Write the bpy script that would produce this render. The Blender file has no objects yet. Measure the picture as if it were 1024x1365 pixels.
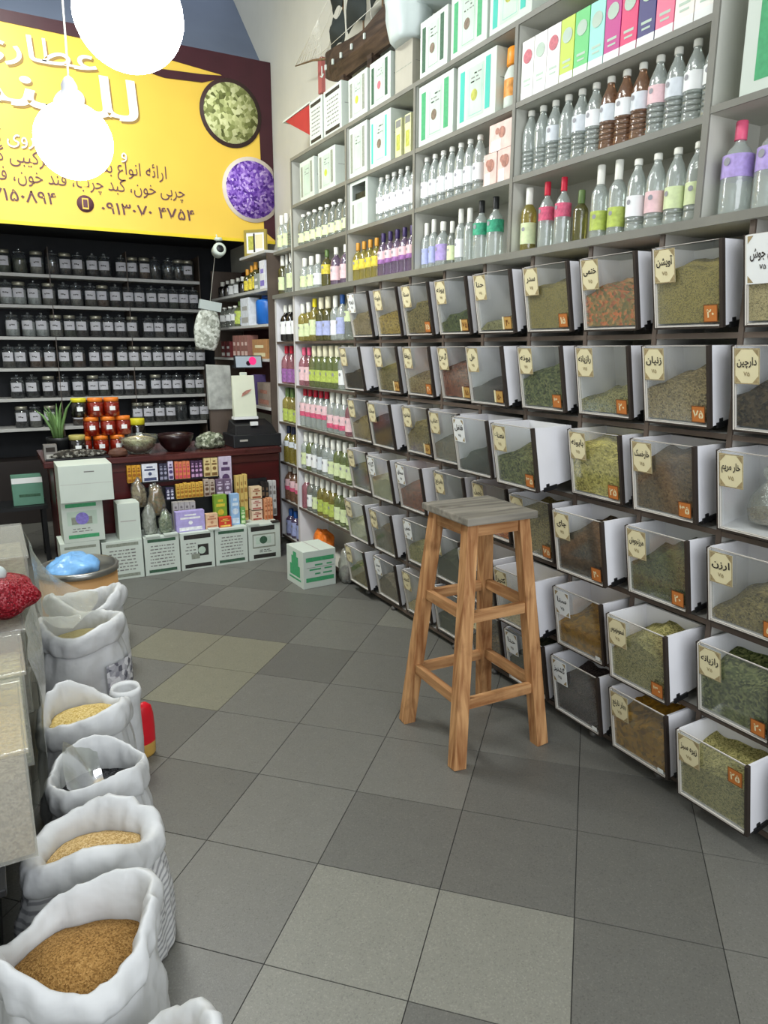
import bpy, bmesh, math, random
from mathutils import Matrix, Vector, Euler, noise
random.seed(7)
SC = bpy.context.scene
COL = SC.collection
PI = math.pi

# ------------------------------------------------------------------ camera
cam_d = bpy.data.cameras.new('camera')
cam_d.sensor_fit = 'HORIZONTAL'; cam_d.sensor_width = 36.0
cam_d.lens = 36.0 * 947.69 / 1024.0
cam_d.clip_start = 0.02; cam_d.clip_end = 60
cam = bpy.data.objects.new('camera', cam_d); COL.objects.link(cam)
yaw, pitch, roll, cam_h = 0.506657, 0.224710, -0.002856, 1.614
fw = Vector((math.sin(yaw)*math.cos(pitch), math.cos(yaw)*math.cos(pitch), -math.sin(pitch)))
rt = Vector((math.cos(yaw), -math.sin(yaw), 0)); dn = fw.cross(rt)
r2 = rt*math.cos(roll) + dn*math.sin(roll); d2 = -rt*math.sin(roll) + dn*math.cos(roll)
cam.matrix_world = Matrix(((r2.x, -d2.x, -fw.x, 0), (r2.y, -d2.y, -fw.y, 0), (r2.z, -d2.z, -fw.z, cam_h), (0, 0, 0, 1)))
SC.camera = cam

# ------------------------------------------------------------------ light, world, exposure
SC.view_settings.view_transform = 'Standard'; SC.view_settings.look = 'None'
SC.view_settings.exposure = 0.0; SC.view_settings.gamma = 1.0
try: SC.view_settings.use_curve_mapping = False
except Exception: pass
w = bpy.data.worlds.new('street_daylight'); SC.world = w; w.use_nodes = True
bg = w.node_tree.nodes['Background']; bg.inputs[0].default_value = (0.80, 0.88, 1.0, 1); bg.inputs[1].default_value = 0.7
def area(name, loc, rot, sx, sy, power, col):
    l = bpy.data.lights.new(name, 'AREA'); l.shape = 'RECTANGLE'; l.size = sx; l.size_y = sy; l.energy = power; l.color = col
    o = bpy.data.objects.new(name, l); COL.objects.link(o); o.location = loc; o.rotation_euler = rot; return o
area('shopfront_daylight', (0.6, -1.4, 2.0), (math.radians(82), 0, 0), 3.4, 2.6, 105, (0.92, 0.96, 1.0))
area('ceiling_fill_near', (0.05, 1.3, 4.2), (0, math.radians(-14), 0), 0.5, 1.8, 38, (0.97, 1.0, 0.96))  # unseen overhead lamp, added and aimed to brighten the drawer wall
area('ceiling_fill_far', (0.15, 4.3, 4.2), (math.radians(14), math.radians(-10), 0), 0.5, 1.8, 110, (0.97, 1.0, 0.96))  # second added lamp out of view, tilted back to lift the jar shelves
SC.cycles.max_bounces = 7; SC.cycles.diffuse_bounces = 3; SC.cycles.glossy_bounces = 3
SC.cycles.transmission_bounces = 4; SC.cycles.transparent_max_bounces = 24
SC.cycles.sample_clamp_indirect = 4.0
SC.cycles.caustics_reflective = False; SC.cycles.caustics_refractive = False

# ------------------------------------------------------------------ materials
def s2l(c):
    return tuple(((x/255.0)/12.92 if x/255.0 <= 0.04045 else ((x/255.0+0.055)/1.055)**2.4) for x in c) + (1,)
MATS = {}
def nt(name):
    m = bpy.data.materials.new(name); m.use_nodes = True
    return m, m.node_tree.nodes, m.node_tree.links, m.node_tree.nodes['Principled BSDF']
def plain(name, c, rough=0.6, metal=0.0, var=0.06, scale=8, bump=0.0, bscale=60, spec=0.4, coat=0):
    if name in MATS: return MATS[name]
    m, N, L, b = nt(name)
    b.inputs['Roughness'].default_value = rough; b.inputs['Metallic'].default_value = metal
    b.inputs['Specular IOR Level'].default_value = spec
    if coat: b.inputs['Coat Weight'].default_value = coat
    tc = N.new('ShaderNodeTexCoord'); no = N.new('ShaderNodeTexNoise'); no.inputs['Scale'].default_value = scale; no.inputs['Detail'].default_value = 3
    L.new(tc.outputs['Object'], no.inputs['Vector'])
    r = N.new('ShaderNodeValToRGB'); a = s2l(c)
    r.color_ramp.elements[0].position = 0.3; r.color_ramp.elements[1].position = 0.7
    r.color_ramp.elements[0].color = tuple(x*(1-var) for x in a[:3])+(1,); r.color_ramp.elements[1].color = tuple(min(1, x*(1+var)) for x in a[:3])+(1,)
    L.new(no.outputs['Fac'], r.inputs['Fac']); L.new(r.outputs['Color'], b.inputs['Base Color'])
    if bump:
        n2 = N.new('ShaderNodeTexNoise'); n2.inputs['Scale'].default_value = bscale; L.new(tc.outputs['Object'], n2.inputs['Vector'])
        bp = N.new('ShaderNodeBump'); bp.inputs['Strength'].default_value = bump; bp.inputs['Distance'].default_value = 0.01
        L.new(n2.outputs['Fac'], bp.inputs['Height']); L.new(bp.outputs['Normal'], b.inputs['Normal'])
    MATS[name] = m; return m
def granular(name, cols, scale=120, rough=0.9, bump=0.5):
    if name in MATS: return MATS[name]
    m, N, L, b = nt(name); b.inputs['Roughness'].default_value = rough; b.inputs['Specular IOR Level'].default_value = 0.15
    tc = N.new('ShaderNodeTexCoord'); v = N.new('ShaderNodeTexVoronoi'); v.inputs['Scale'].default_value = scale
    no = N.new('ShaderNodeTexNoise'); no.inputs['Scale'].default_value = 14
    L.new(tc.outputs['Object'], v.inputs['Vector']); L.new(tc.outputs['Object'], no.inputs['Vector'])
    sep = N.new('ShaderNodeSeparateColor'); L.new(v.outputs['Color'], sep.inputs['Color'])
    mx = N.new('ShaderNodeMath'); mx.operation = 'MULTIPLY_ADD'; mx.inputs[1].default_value = 0.75; L.new(sep.outputs['Red'], mx.inputs[0])
    m2 = N.new('ShaderNodeMath'); m2.operation = 'MULTIPLY'; m2.inputs[1].default_value = 0.3; L.new(no.outputs['Fac'], m2.inputs[0]); L.new(m2.outputs[0], mx.inputs[2])
    r = N.new('ShaderNodeValToRGB'); e = r.color_ramp.elements
    n = len(cols); e[0].position = 0.08; e[0].color = s2l(cols[0]); e[1].position = 0.95; e[1].color = s2l(cols[-1])
    for i in range(1, n-1):
        k = e.new(0.08+0.87*i/(n-1)); k.color = s2l(cols[i])
    L.new(mx.outputs[0], r.inputs['Fac']); L.new(r.outputs['Color'], b.inputs['Base Color'])
    bp = N.new('ShaderNodeBump'); bp.inputs['Strength'].default_value = bump; bp.inputs['Distance'].default_value = 0.004
    L.new(v.outputs['Distance'], bp.inputs['Height']); L.new(bp.outputs['Normal'], b.inputs['Normal'])
    MATS[name] = m; return m
def wood(name, c1, c2, axis='z', rough=0.6, scale=18):
    if name in MATS: return MATS[name]
    m, N, L, b = nt(name); b.inputs['Roughness'].default_value = rough; b.inputs['Specular IOR Level'].default_value = 0.3
    tc = N.new('ShaderNodeTexCoord'); mp = N.new('ShaderNodeMapping'); s = [scale]*3; s['xyz'.index(axis)] = scale*0.09; mp.inputs['Scale'].default_value = s
    L.new(tc.outputs['Object'], mp.inputs['Vector'])
    no = N.new('ShaderNodeTexNoise'); no.inputs['Scale'].default_value = 2.2; no.inputs['Detail'].default_value = 8; no.inputs['Distortion'].default_value = 0.6
    L.new(mp.outputs['Vector'], no.inputs['Vector'])
    r = N.new('ShaderNodeValToRGB'); r.color_ramp.elements[0].position = 0.32; r.color_ramp.elements[1].position = 0.66
    r.color_ramp.elements[0].color = s2l(c1); r.color_ramp.elements[1].color = s2l(c2)
    L.new(no.outputs['Fac'], r.inputs['Fac'])
    n2 = N.new('ShaderNodeTexNoise'); n2.inputs['Scale'].default_value = 9; n2.inputs['Detail'].default_value = 6; L.new(tc.outputs['Object'], n2.inputs['Vector'])
    r2_ = N.new('ShaderNodeValToRGB'); r2_.color_ramp.elements[0].position = 0.30; r2_.color_ramp.elements[1].position = 0.42
    r2_.color_ramp.elements[0].color = (0.55, 0.5, 0.46, 1); r2_.color_ramp.elements[1].color = (1, 1, 1, 1)
    L.new(n2.outputs['Fac'], r2_.inputs['Fac'])
    mu = N.new('ShaderNodeMix'); mu.data_type = 'RGBA'; mu.blend_type = 'MULTIPLY'; mu.inputs[0].default_value = 0.75
    L.new(r.outputs['Color'], mu.inputs[6]); L.new(r2_.outputs['Color'], mu.inputs[7]); L.new(mu.outputs[2], b.inputs['Base Color'])
    bp = N.new('ShaderNodeBump'); bp.inputs['Strength'].default_value = 0.25; bp.inputs['Distance'].default_value = 0.004
    L.new(no.outputs['Fac'], bp.inputs['Height']); L.new(bp.outputs['Normal'], b.inputs['Normal'])
    MATS[name] = m; return m
def glass(name, tint=(255, 255, 255), haze=0.15, hcol=(235, 240, 238), gloss=0.16, rough=0.06, wob=0.0):
    """thin clear wall: see-through, a little milky, with a reflection that grows towards the edge"""
    if name in MATS: return MATS[name]
    m, N, L, b = nt(name); N.remove(b); out = N['Material Output']
    tr = N.new('ShaderNodeBsdfTransparent'); tr.inputs[0].default_value = s2l(tint)
    df = N.new('ShaderNodeBsdfDiffuse'); df.inputs[0].default_value = s2l(hcol)
    gl = N.new('ShaderNodeBsdfGlossy'); gl.inputs['Color'].default_value = (1, 1, 1, 1); gl.inputs['Roughness'].default_value = rough
    a = N.new('ShaderNodeMixShader'); a.inputs[0].default_value = haze; L.new(tr.outputs[0], a.inputs[1]); L.new(df.outputs[0], a.inputs[2])
    fr = N.new('ShaderNodeLayerWeight'); fr.inputs['Blend'].default_value = 0.35
    mm = N.new('ShaderNodeMath'); mm.operation = 'MULTIPLY_ADD'; mm.inputs[1].default_value = 0.45 if gloss >= .2 else 0.22; mm.inputs[2].default_value = gloss*0.25
    L.new(fr.outputs['Fresnel'], mm.inputs[0])
    c = N.new('ShaderNodeMixShader'); L.new(mm.outputs[0], c.inputs[0]); L.new(a.outputs[0], c.inputs[1]); L.new(gl.outputs[0], c.inputs[2])
    if wob:
        tc = N.new('ShaderNodeTexCoord'); no = N.new('ShaderNodeTexNoise'); no.inputs['Scale'].default_value = 40; no.inputs['Detail'].default_value = 4
        L.new(tc.outputs['Object'], no.inputs['Vector']); bp = N.new('ShaderNodeBump'); bp.inputs['Strength'].default_value = wob; bp.inputs['Distance'].default_value = 0.01
        L.new(no.outputs['Fac'], bp.inputs['Height']); L.new(bp.outputs['Normal'], gl.inputs['Normal']); L.new(bp.outputs['Normal'], fr.inputs['Normal'])
    L.new(c.outputs[0], out.inputs[0]); MATS[name] = m; return m
def emit(name, c, s):
    m, N, L, b = nt(name); b.inputs['Base Color'].default_value = s2l(c); b.inputs['Emission Color'].default_value = s2l(c); b.inputs['Emission Strength'].default_value = s
    MATS[name] = m; return m

white_lam = plain('white_laminate', (234, 233, 236), 0.45, var=0.03)
grey_lam = plain('grey_laminate', (176, 174, 168), 0.55, var=0.05)
shelf_in = plain('shelf_inner_board', (190, 190, 180), 0.55, var=0.05)
shelf_edge = plain('shelf_edge_strip', (120, 119, 110), 0.5, var=0.08)
dark_edge = plain('dark_brown_edge', (88, 76, 67), 0.5, var=0.15)
alu = plain('aluminium_strip', (214, 210, 204), 0.3, 0.6, var=0.03)
dark_metal = plain('dark_frame', (58, 50, 45), 0.45, 0.2, var=0.1)
black = plain('black_plastic', (22, 23, 25), 0.45, var=0.15)
cream = plain('cream_paper', (222, 212, 172), 0.75, var=0.04)
paper = plain('white_paper', (232, 234, 232), 0.7, var=0.02)
ink = plain('dark_ink', (44, 38, 34), 0.8, var=0.1)
ink_soft = plain('grey_ink', (128, 128, 124), 0.8, var=0.1)
orn = plain('ornament_print', (158, 140, 102), 0.8, var=0.25, scale=90)
tag_or = plain('orange_tag', (186, 112, 52), 0.5, var=0.08)
tag_gold = plain('gold_tag', (188, 150, 82), 0.5, var=0.08)
tag_br = plain('brown_tag_edge', (110, 62, 24), 0.6)
carton_w = plain('white_cardboard', (202, 211, 201), 0.6, var=0.02)
carton_k = plain('grey_board', (168, 164, 150), 0.8, var=0.05)
gr_band = plain('green_band', (70, 160, 108), 0.6, var=0.12, scale=60)
gr_dark = plain('dark_green_band', (58, 92, 70), 0.6, var=0.25, scale=70)
teal = plain('teal_band', (66, 186, 168), 0.6, var=0.06)
blk_band = plain('black_band', (44, 42, 38), 0.6, var=0.3, scale=70)
grey_band = plain('grey_band', (140, 146, 132), 0.6, var=0.2, scale=70)
poly = plain('woven_polypropylene', (200, 201, 201), 0.5, var=0.03, bump=0.55, bscale=17)
glass_pane = glass('drawer_glass', (252, 253, 252), 0.025, (208, 218, 218), 0.06, 0.12)
jar_glass = glass('jar_glass', (228, 234, 236), 0.05, (220, 225, 228), 0.22, 0.05)
pet = glass('clear_bottle', (240, 246, 243), 0.30, (228, 236, 231), 0.3, 0.14, 0.25)
film = glass('clear_plastic_film', (232, 234, 228), 0.24, (220, 222, 212), 0.5, 0.12, 0.9)
acryl = glass('clear_box_plastic', (244, 244, 241), 0.20, (218, 217, 209), 0.12, 0.14, 0.3)

film2 = glass('soft_plastic_film', (236, 238, 234), .14, (200, 202, 196), .3, .16, .12)
# ------------------------------------------------------------------ mesh builder
class MB:
    def __init__(s): s.v = []; s.f = []; s.mi = []; s.sm = []; s.mats = []; s.M = Matrix.Identity(4)
    def midx(s, m):
        if m not in s.mats: s.mats.append(m)
        return s.mats.index(m)
    def add(s, V, F, m, smooth=False):
        k = len(s.v); s.v += [tuple(s.M @ Vector(p)) for p in V]; i = s.midx(m)
        for f in F: s.f.append(tuple(a+k for a in f)); s.mi.append(i); s.sm.append(smooth)
        return s
    def box(s, x0, x1, y0, y1, z0, z1, m):
        V = [(x, y, z) for z in (z0, z1) for y in (y0, y1) for x in (x0, x1)]
        return s.add(V, [(0, 2, 3, 1), (4, 5, 7, 6), (0, 1, 5, 4), (2, 6, 7, 3), (0, 4, 6, 2), (1, 3, 7, 5)], m)
    def hexa(s, b, t, m):
        return s.add(list(b)+list(t), [(3, 2, 1, 0), (4, 5, 6, 7), (0, 1, 5, 4), (1, 2, 6, 5), (2, 3, 7, 6), (3, 0, 4, 7)], m)
    def prism(s, poly2, y0, y1, m, plane='xz'):
        n = len(poly2)
        def P(a, b, c): return (a, c, b) if plane == 'xz' else ((c, a, b) if plane == 'yz' else (a, b, c))
        V = [P(a, b, y0) for a, b in poly2]+[P(a, b, y1) for a, b in poly2]
        F = [tuple(range(n))[::-1], tuple(range(n, 2*n))]+[(i, (i+1) % n, (i+1) % n+n, i+n) for i in range(n)]
        return s.add(V, F, m)
    def quad(s, a, b, c, d, m): return s.add([a, b, c, d], [(0, 1, 2, 3)], m)
    def lathe(s, prof, n, m, c=(0, 0, 0), a0=0, a1=2*PI, sx=1, sy=1, smooth=True, capb=True, capt=True):
        full = abs(a1-a0-2*PI) < 1e-6; k = n if full else n+1
        V = []; F = []
        for r, z in prof:
            for i in range(k):
                a = a0+(a1-a0)*i/n; V.append((c[0]+r*math.cos(a)*sx, c[1]+r*math.sin(a)*sy, c[2]+z))
        for j in range(len(prof)-1):
            for i in range(n):
                i2 = (i+1) % k; F.append((j*k+i, j*k+i2, (j+1)*k+i2, (j+1)*k+i))
        if full and capb and prof[0][0] > 1e-5: F.append(tuple(range(k))[::-1])
        if full and capt and prof[-1][0] > 1e-5: F.append(tuple(range((len(prof)-1)*k, len(prof)*k)))
        return s.add(V, F, m, smooth)
    def tube(s, pts, r, n, m, smooth=True):
        pts = [Vector(p) for p in pts]; V = []; F = []
        rr = r if isinstance(r, (list, tuple)) else [r]*len(pts)
        up = Vector((0, 0, 1)); 
        for i, p in enumerate(pts):
            t = (pts[min(i+1, len(pts)-1)]-pts[max(i-1, 0)]).normalized()
            u = t.cross(up); u = u.normalized() if u.length > 1e-3 else Vector((1, 0, 0)); w_ = t.cross(u)
            for k in range(n):
                a = 2*PI*k/n; V.append(p+rr[i]*(math.cos(a)*u+math.sin(a)*w_))
        for i in range(len(pts)-1):
            for k in range(n): F.append((i*n+k, i*n+(k+1) % n, (i+1)*n+(k+1) % n, (i+1)*n+k))
        F.append(tuple(range(n))[::-1]); F.append(tuple(range((len(pts)-1)*n, len(pts)*n)))
        return s.add(V, F, m, smooth)
    def beam(s, p0, p1, w0, h0, m, w1=None, h1=None, ux=(1, 0, 0)):
        p0 = Vector(p0); p1 = Vector(p1); t = (p1-p0).normalized(); u = Vector(ux); u = (u-t*u.dot(t)).normalized(); v = t.cross(u)
        w1 = w1 or w0; h1 = h1 or h0
        q = lambda p, a, b: [p+u*a/2*i+v*b/2*j for i, j in ((-1, -1), (1, -1), (1, 1), (-1, 1))]
        return s.hexa(q(p0, w0, h0), q(p1, w1, h1), m)
    def ball(s, c, rx, ry, rz, m, n=16, k=10, smooth=True):
        return s.lathe([(max(1e-6, math.sin(PI*i/k)), -math.cos(PI*i/k)*rz) for i in range(k+1)], n, m, c, sx=rx, sy=ry, smooth=smooth, capb=False, capt=False)
    def disc(s, c, r, m, n=20, plane='xz', ry=None):
        ry = ry or r; V = []
        for i in range(n):
            a = 2*PI*i/n; x, y = r*math.cos(a), ry*math.sin(a)
            V.append((c[0]+x, c[1], c[2]+y) if plane == 'xz' else ((c[0], c[1]+x, c[2]+y) if plane == 'yz' else (c[0]+x, c[1]+y, c[2])))
        return s.add(V, [tuple(range(n))], m)
    def mesh(s, name, bevel=0):
        me = bpy.data.meshes.new(name); me.from_pydata(s.v, [], s.f)
        for m in s.mats: me.materials.append(m)
        me.polygons.foreach_set('material_index', s.mi); me.polygons.foreach_set('use_smooth', s.sm); me.update()
        if bevel:
            bm = bmesh.new(); bm.from_mesh(me)
            ed = [e for e in bm.edges if len(e.link_faces) == 2 and e.calc_face_angle(0) > 0.5]
            bmesh.ops.bevel(bm, geom=ed, offset=bevel, segments=2, affect='EDGES', clamp_overlap=True, profile=0.6)
            bm.to_mesh(me); bm.free()
        return me
    def build(s, name, parent=None, bevel=0, label=None):
        o = bpy.data.objects.new(name, s.mesh(name, bevel)); COL.objects.link(o)
        if parent is not None: o.parent = parent
        if label: o['label'] = label
        return o
def tag(o, label, cat, group=None):
    o['label'] = label; o['category'] = cat
    if group: o['group'] = group
    return o
def thing(name, label, cat, loc=(0, 0, 0), rot=(0, 0, 0), group=None):
    o = bpy.data.objects.new(name, None); COL.objects.link(o); o.location = loc; o.rotation_euler = rot
    o.empty_display_size = 0.05
    return tag(o, label, cat, group)
def struct(o): o['kind'] = 'structure'; return o
def part(name, me, parent, label=None):
    o = bpy.data.objects.new(name, me); COL.objects.link(o); o.parent = parent
    if label: o['label'] = label
    return o
def dup(root, loc, rot=None, label=None, group=None, cat=None, scale=None):
    r = root.copy(); COL.objects.link(r); r.location = loc
    if rot is not None: r.rotation_euler = rot
    if scale is not None: r.scale = scale
    if label: r['label'] = label
    if group: r['group'] = group
    if cat: r['category'] = cat
    for ch in list(root.children):
        c = ch.copy(); COL.objects.link(c); c.parent = r
        for g in list(ch.children):
            d = g.copy(); COL.objects.link(d); d.parent = c
    return r
ORD = ['zeroth', 'first', 'second', 'third', 'fourth', 'fifth', 'sixth', 'seventh', 'eighth', 'ninth', 'tenth', 'eleventh', 'twelfth',
       'thirteenth', 'fourteenth', 'fifteenth', 'sixteenth', 'seventeenth', 'eighteenth']

# ------------------------------------------------------------------ Persian lettering
_PF = {'ا': (0xFE8D, 2), 'آ': (0xFE81, 2), 'ب': (0xFE8F, 4), 'پ': (0xFB56, 4), 'ت': (0xFE95, 4), 'ث': (0xFE99, 4), 'ج': (0xFE9D, 4), 'چ': (0xFB7A, 4),
       'ح': (0xFEA1, 4), 'خ': (0xFEA5, 4), 'د': (0xFEA9, 2), 'ذ': (0xFEAB, 2), 'ر': (0xFEAD, 2), 'ز': (0xFEAF, 2), 'س': (0xFEB1, 4), 'ش': (0xFEB5, 4),
       'ص': (0xFEB9, 4), 'ض': (0xFEBD, 4), 'ط': (0xFEC1, 4), 'ظ': (0xFEC5, 4), 'ع': (0xFEC9, 4), 'غ': (0xFECD, 4), 'ف': (0xFED1, 4), 'ق': (0xFED5, 4),
       'ک': (0xFB8E, 4), 'گ': (0xFB92, 4), 'ل': (0xFEDD, 4), 'م': (0xFEE1, 4), 'ن': (0xFEE5, 4), 'و': (0xFEED, 2), 'ه': (0xFEE9, 4), 'ی': (0xFBFC, 4), 'ئ': (0xFE89, 4)}
def shape_fa(t):
    if all(ch not in _PF for ch in t): return t
    out = []
    for i, ch in enumerate(t):
        if ch not in _PF: out.append(ch); continue
        base, n = _PF[ch]
        pv = i > 0 and t[i-1] in _PF and _PF[t[i-1]][1] == 4
        nx = n == 4 and i+1 < len(t) and t[i+1] in _PF
        k = (3 if nx else 1) if pv else (2 if nx else 0)
        out.append(chr(base+k))
    return ''.join(reversed(out))
_TX = {}
def text_geo(t, bold=0.0):
    key = (t, bold)
    if key not in _TX:
        c = bpy.data.curves.new('lettering', 'FONT'); c.body = shape_fa(t); c.size = 1; c.resolution_u = 2; c.offset = bold
        o = bpy.data.objects.new('lettering', c); COL.objects.link(o); bpy.context.view_layer.update()
        me = bpy.data.meshes.new_from_object(o.evaluated_get(bpy.context.evaluated_depsgraph_get()))
        V = [(v.co.x, v.co.y) for v in me.vertices]; F = [tuple(p.vertices) for p in me.polygons]
        root = list(range(len(V)))
        def find(a):
            while root[a] != a: root[a] = root[root[a]]; a = root[a]
            return a
        for f in F:
            for a in f[1:]: root[find(a)] = find(f[0])
        ids = {}; V = [(x, y, ids.setdefault(find(i), len(ids)) % 5) for i, (x, y) in enumerate(V)]
        bpy.data.objects.remove(o); bpy.data.curves.remove(c); bpy.data.meshes.remove(me)
        _TX[key] = (V, F)
    return _TX[key]
def put_text(mb, t, x, z, y, m, h=None, wdt=None, align='r', bold=0.0, cap=0.72):
    """text in the plane y, right end (or centre) at x, baseline z; h = height of a digit/alef; wdt = forced width"""
    V, F = text_geo(t, bold)
    if not V: return
    x0 = min(a[0] for a in V); x1 = max(a[0] for a in V); s = (h or 0.1)/cap; sx = s if wdt is None else wdt/(x1-x0)
    ox = x - (x1*sx if align == 'r' else (x0*sx if align == 'l' else (x0+x1)/2*sx))
    mb.add([(ox+a*sx, y-.00025*k_*min(1, s*8), z+b*s) for a, b, k_ in V], F, m)

# ------------------------------------------------------------------ the room
tile_mats = [granular('floor_tile_%s' % n, [tuple(int(c*k) for c in col) for k in (0.86, 1.0, 1.0, 1.0, 1.12)], 260, 0.42, 0.05) for n, col in
             (('dark', (96, 95, 90)), ('mid', (107, 106, 100)), ('light', (123, 122, 113)), ('olive', (121, 119, 103)))]
for m_ in tile_mats:
    m_.node_tree.nodes['Principled BSDF'].inputs['Specular IOR Level'].default_value = 0.45
grout = plain('grout', (52, 51, 49), 0.8)
fl = MB(); fl.box(-1.9, 2.39, -2.2, 7.8, -0.06, -0.002, grout)
A45 = -PI/4; c45, s45 = math.cos(A45), math.sin(A45); OX, OY, TS = 0.2109, 1.8324, 0.4
def tp(i, j): return (OX+(i*c45-j*s45)*TS, OY+(i*s45+j*c45)*TS)
special = {(-3, 4): 3, (-2, 4): 3, (-2, 3): 3, (1, 0): 2, (2, 0): 2, (1, 1): 0, (2, 1): 0, (3, 1): 0, (0, 1): 1, (1, 2): 1, (0, 0): 1, (3, 0): 0, (-1, 4): 0,
           (2, 2): 0, (1, -1): 2, (0, -1): 1, (0, 3): 1, (0, 6): 2, (-2, 5): 0, (3, 2): 0}
rt_ = random.Random(3)
for i in range(-16, 17):
    for j in range(-16, 22):
        cx, cy = tp(i+.5, j+.5)
        if not (-1.65 < cx < 2.2 and -2.0 < cy < 7.5): continue
        g = 0.004; q = [tp(i+a, j+b) for a, b in ((g, g), (1-g, g), (1-g, 1-g), (g, 1-g))]
        k = special.get((i, j), rt_.choice([0, 1, 1, 0, 1]))
        fl.hexa([(x, y, -0.004) for x, y in q], [(x, y, 0.0) for x, y in q], tile_mats[k])
struct(fl.build('floor'))
wall_m = plain('painted_plaster', (196, 195, 184), 0.8, var=0.05, scale=2.5, bump=0.05, bscale=30)
struct(MB().box(2.39, 2.5, -2.2, 7.8, -0.06, 4.9, wall_m).build('wall_right'))
struct(MB().box(-2.0, -1.9, -2.2, 7.8, -0.06, 4.9, wall_m).build('wall_left'))
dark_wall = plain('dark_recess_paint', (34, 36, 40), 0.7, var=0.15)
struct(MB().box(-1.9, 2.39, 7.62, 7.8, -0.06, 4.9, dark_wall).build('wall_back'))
ceil_m = plain('ceiling_paint', (150, 156, 164), 0.8, var=0.06, scale=2)
struct(MB().box(-1.9, 2.39, -2.2, 6.3, 4.8, 4.9, ceil_m).build('ceiling'))
slope_m = plain('blue_grey_slope', (112, 122, 140), 0.75, var=0.12, scale=1.6)
struct(MB().hexa([(-1.9, 6.36, 3.72), (2.39, 6.36, 3.72), (2.39, 7.4, 4.8), (-1.9, 7.4, 4.8)], [(-1.9, 6.30, 3.78), (2.39, 6.30, 3.78), (2.39, 7.3, 4.86), (-1.9, 7.3, 4.86)], slope_m).build('ceiling_slope'))
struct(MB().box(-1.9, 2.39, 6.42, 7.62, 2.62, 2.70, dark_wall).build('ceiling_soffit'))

# ------------------------------------------------------------------ sign
yel = plain('sign_yellow', (232, 194, 78), 0.45, var=0.07, scale=1.2)
maroon = plain('sign_maroon', (62, 26, 34), 0.5, var=0.1)
purple_ink = plain('sign_brown_ink', (98, 62, 70), 0.6)
white_ink = plain('sign_white', (248, 248, 244), 0.5, var=0.01)
shade_ink = plain('sign_letter_edge', (150, 120, 60), 0.6)
sg = thing('shop_sign', 'large yellow shop sign with white Persian lettering above the jar shelves', 'sign', (0, 6.3, 0))
MB().box(-1.2, 2.385, 0.0, 0.10, 2.535, 3.90, yel).build('sign_panel', sg)
fr = MB()
fr.prism([(2.288, 2.62), (2.388, 2.55), (2.388, 3.96), (2.0, 3.96), (1.30, 3.955), (-1.2, 3.955), (-1.2, 3.905), (1.30, 3.86), (1.95, 3.80), (2.20, 3.72), (2.27, 3.55)], -0.006, 0.102, maroon)
fr.prism([(1.28, 3.735), (1.50, 3.70), (1.80, 3.715), (2.05, 3.80), (1.80, 3.775), (1.50, 3.76)], -0.008, 0.0, maroon)
fr.box(-1.2, 2.385, -0.004, 0.0, 2.52, 2.545, plain('sign_lower_edge', (226, 198, 40), 0.5))
fr.build('sign_border', sg)
bowl_rim = plain('sign_bowl_rim', (70, 52, 50), 0.5)
d = MB(); d.lathe([(0.165, 0), (0.165, 0.006)], 40, bowl_rim); d.M = Matrix.Identity(4)
def on_sign(mb_fn, x, z, y):
    pass
def disc_on_sign(name, x, z, r, rim, fill, y=-0.012):
    b = MB()
    b.M = Matrix.Translation((x, 0, z)) @ Matrix.Rotation(PI/2, 4, 'X')
    b.lathe([(r, 0), (r, 0.010)], 40, rim); b.lathe([(r*0.88, 0.0101), (r*0.88, 0.012)], 40, fill)
    b.v = [(min(x_, 2.384), y_, z_) for x_, y_, z_ in b.v]
    return b.build(name, sg)
beans_print = granular('printed_beans', [(60, 62, 30), (150, 158, 96), (206, 210, 150), (224, 226, 176)], 34, 0.6, 0.0)
lav_print = granular('printed_lavender', [(60, 30, 110), (104, 64, 168), (150, 112, 204), (214, 190, 236)], 55, 0.6, 0.0)
disc_on_sign('bean_bowl_picture', 2.03, 3.52, 0.262, bowl_rim, beans_print)
disc_on_sign('lavender_picture', 2.19, 2.945, 0.262, plain('sign_pale_rim', (226, 214, 200), 0.5), lav_print)
for txt, x_, z_, h_, w_, bo, f_ in (('عطاری', 1.0, 3.655, .165, .86, .008, 1), ('للهند', 1.28, 3.345, .29, 1.22, .010, 1), ('و', 1.17, 3.07, .09, None, 0, .5), ('داروی کمیاب', .60, 3.085, .10, .62, 0, .5)):
    t = MB(); put_text(t, txt, x_+.012*f_, z_-.014*f_, -.004, shade_ink, h=h_, wdt=w_, bold=bo); put_text(t, txt, x_, z_, -.007, white_ink, h=h_, wdt=w_, bold=bo); t.build('white_lettering', sg)
for txt, x_, z_, h_, w_, bo in (('ارائه انواع بسته های ترکیبی گیاهی', 1.47, 2.955, .095, 1.42, 0), ('چربی خون، کبد چرب، قند خون، فشار', 1.61, 2.825, .095, 1.50, 0), ('۰۹۱۳۰۷۰ ۴۷۵۴', 1.68, 2.655, .085, .73, .012), ('۷۱۵۰۸۹۴', .63, 2.685, .085, .44, .012)):
    t = MB(); put_text(t, txt, x_, z_, -.005, purple_ink, h=h_, wdt=w_, bold=bo); t.build('dark_lettering', sg)
b = MB(); b.M = Matrix.Translation((0.835, 0, 2.71)) @ Matrix.Rotation(PI/2, 4, 'X'); b.lathe([(0.062, 0), (0.062, 0.006)], 28, purple_ink)
b.M = Matrix.Identity(4); b.box(0.812, 0.858, -0.009, -0.0061, 2.67, 2.75, yel); b.box(0.819, 0.851, -0.0105, -0.0091, 2.682, 2.74, purple_ink)
b.build('phone_symbol', sg)

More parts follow.
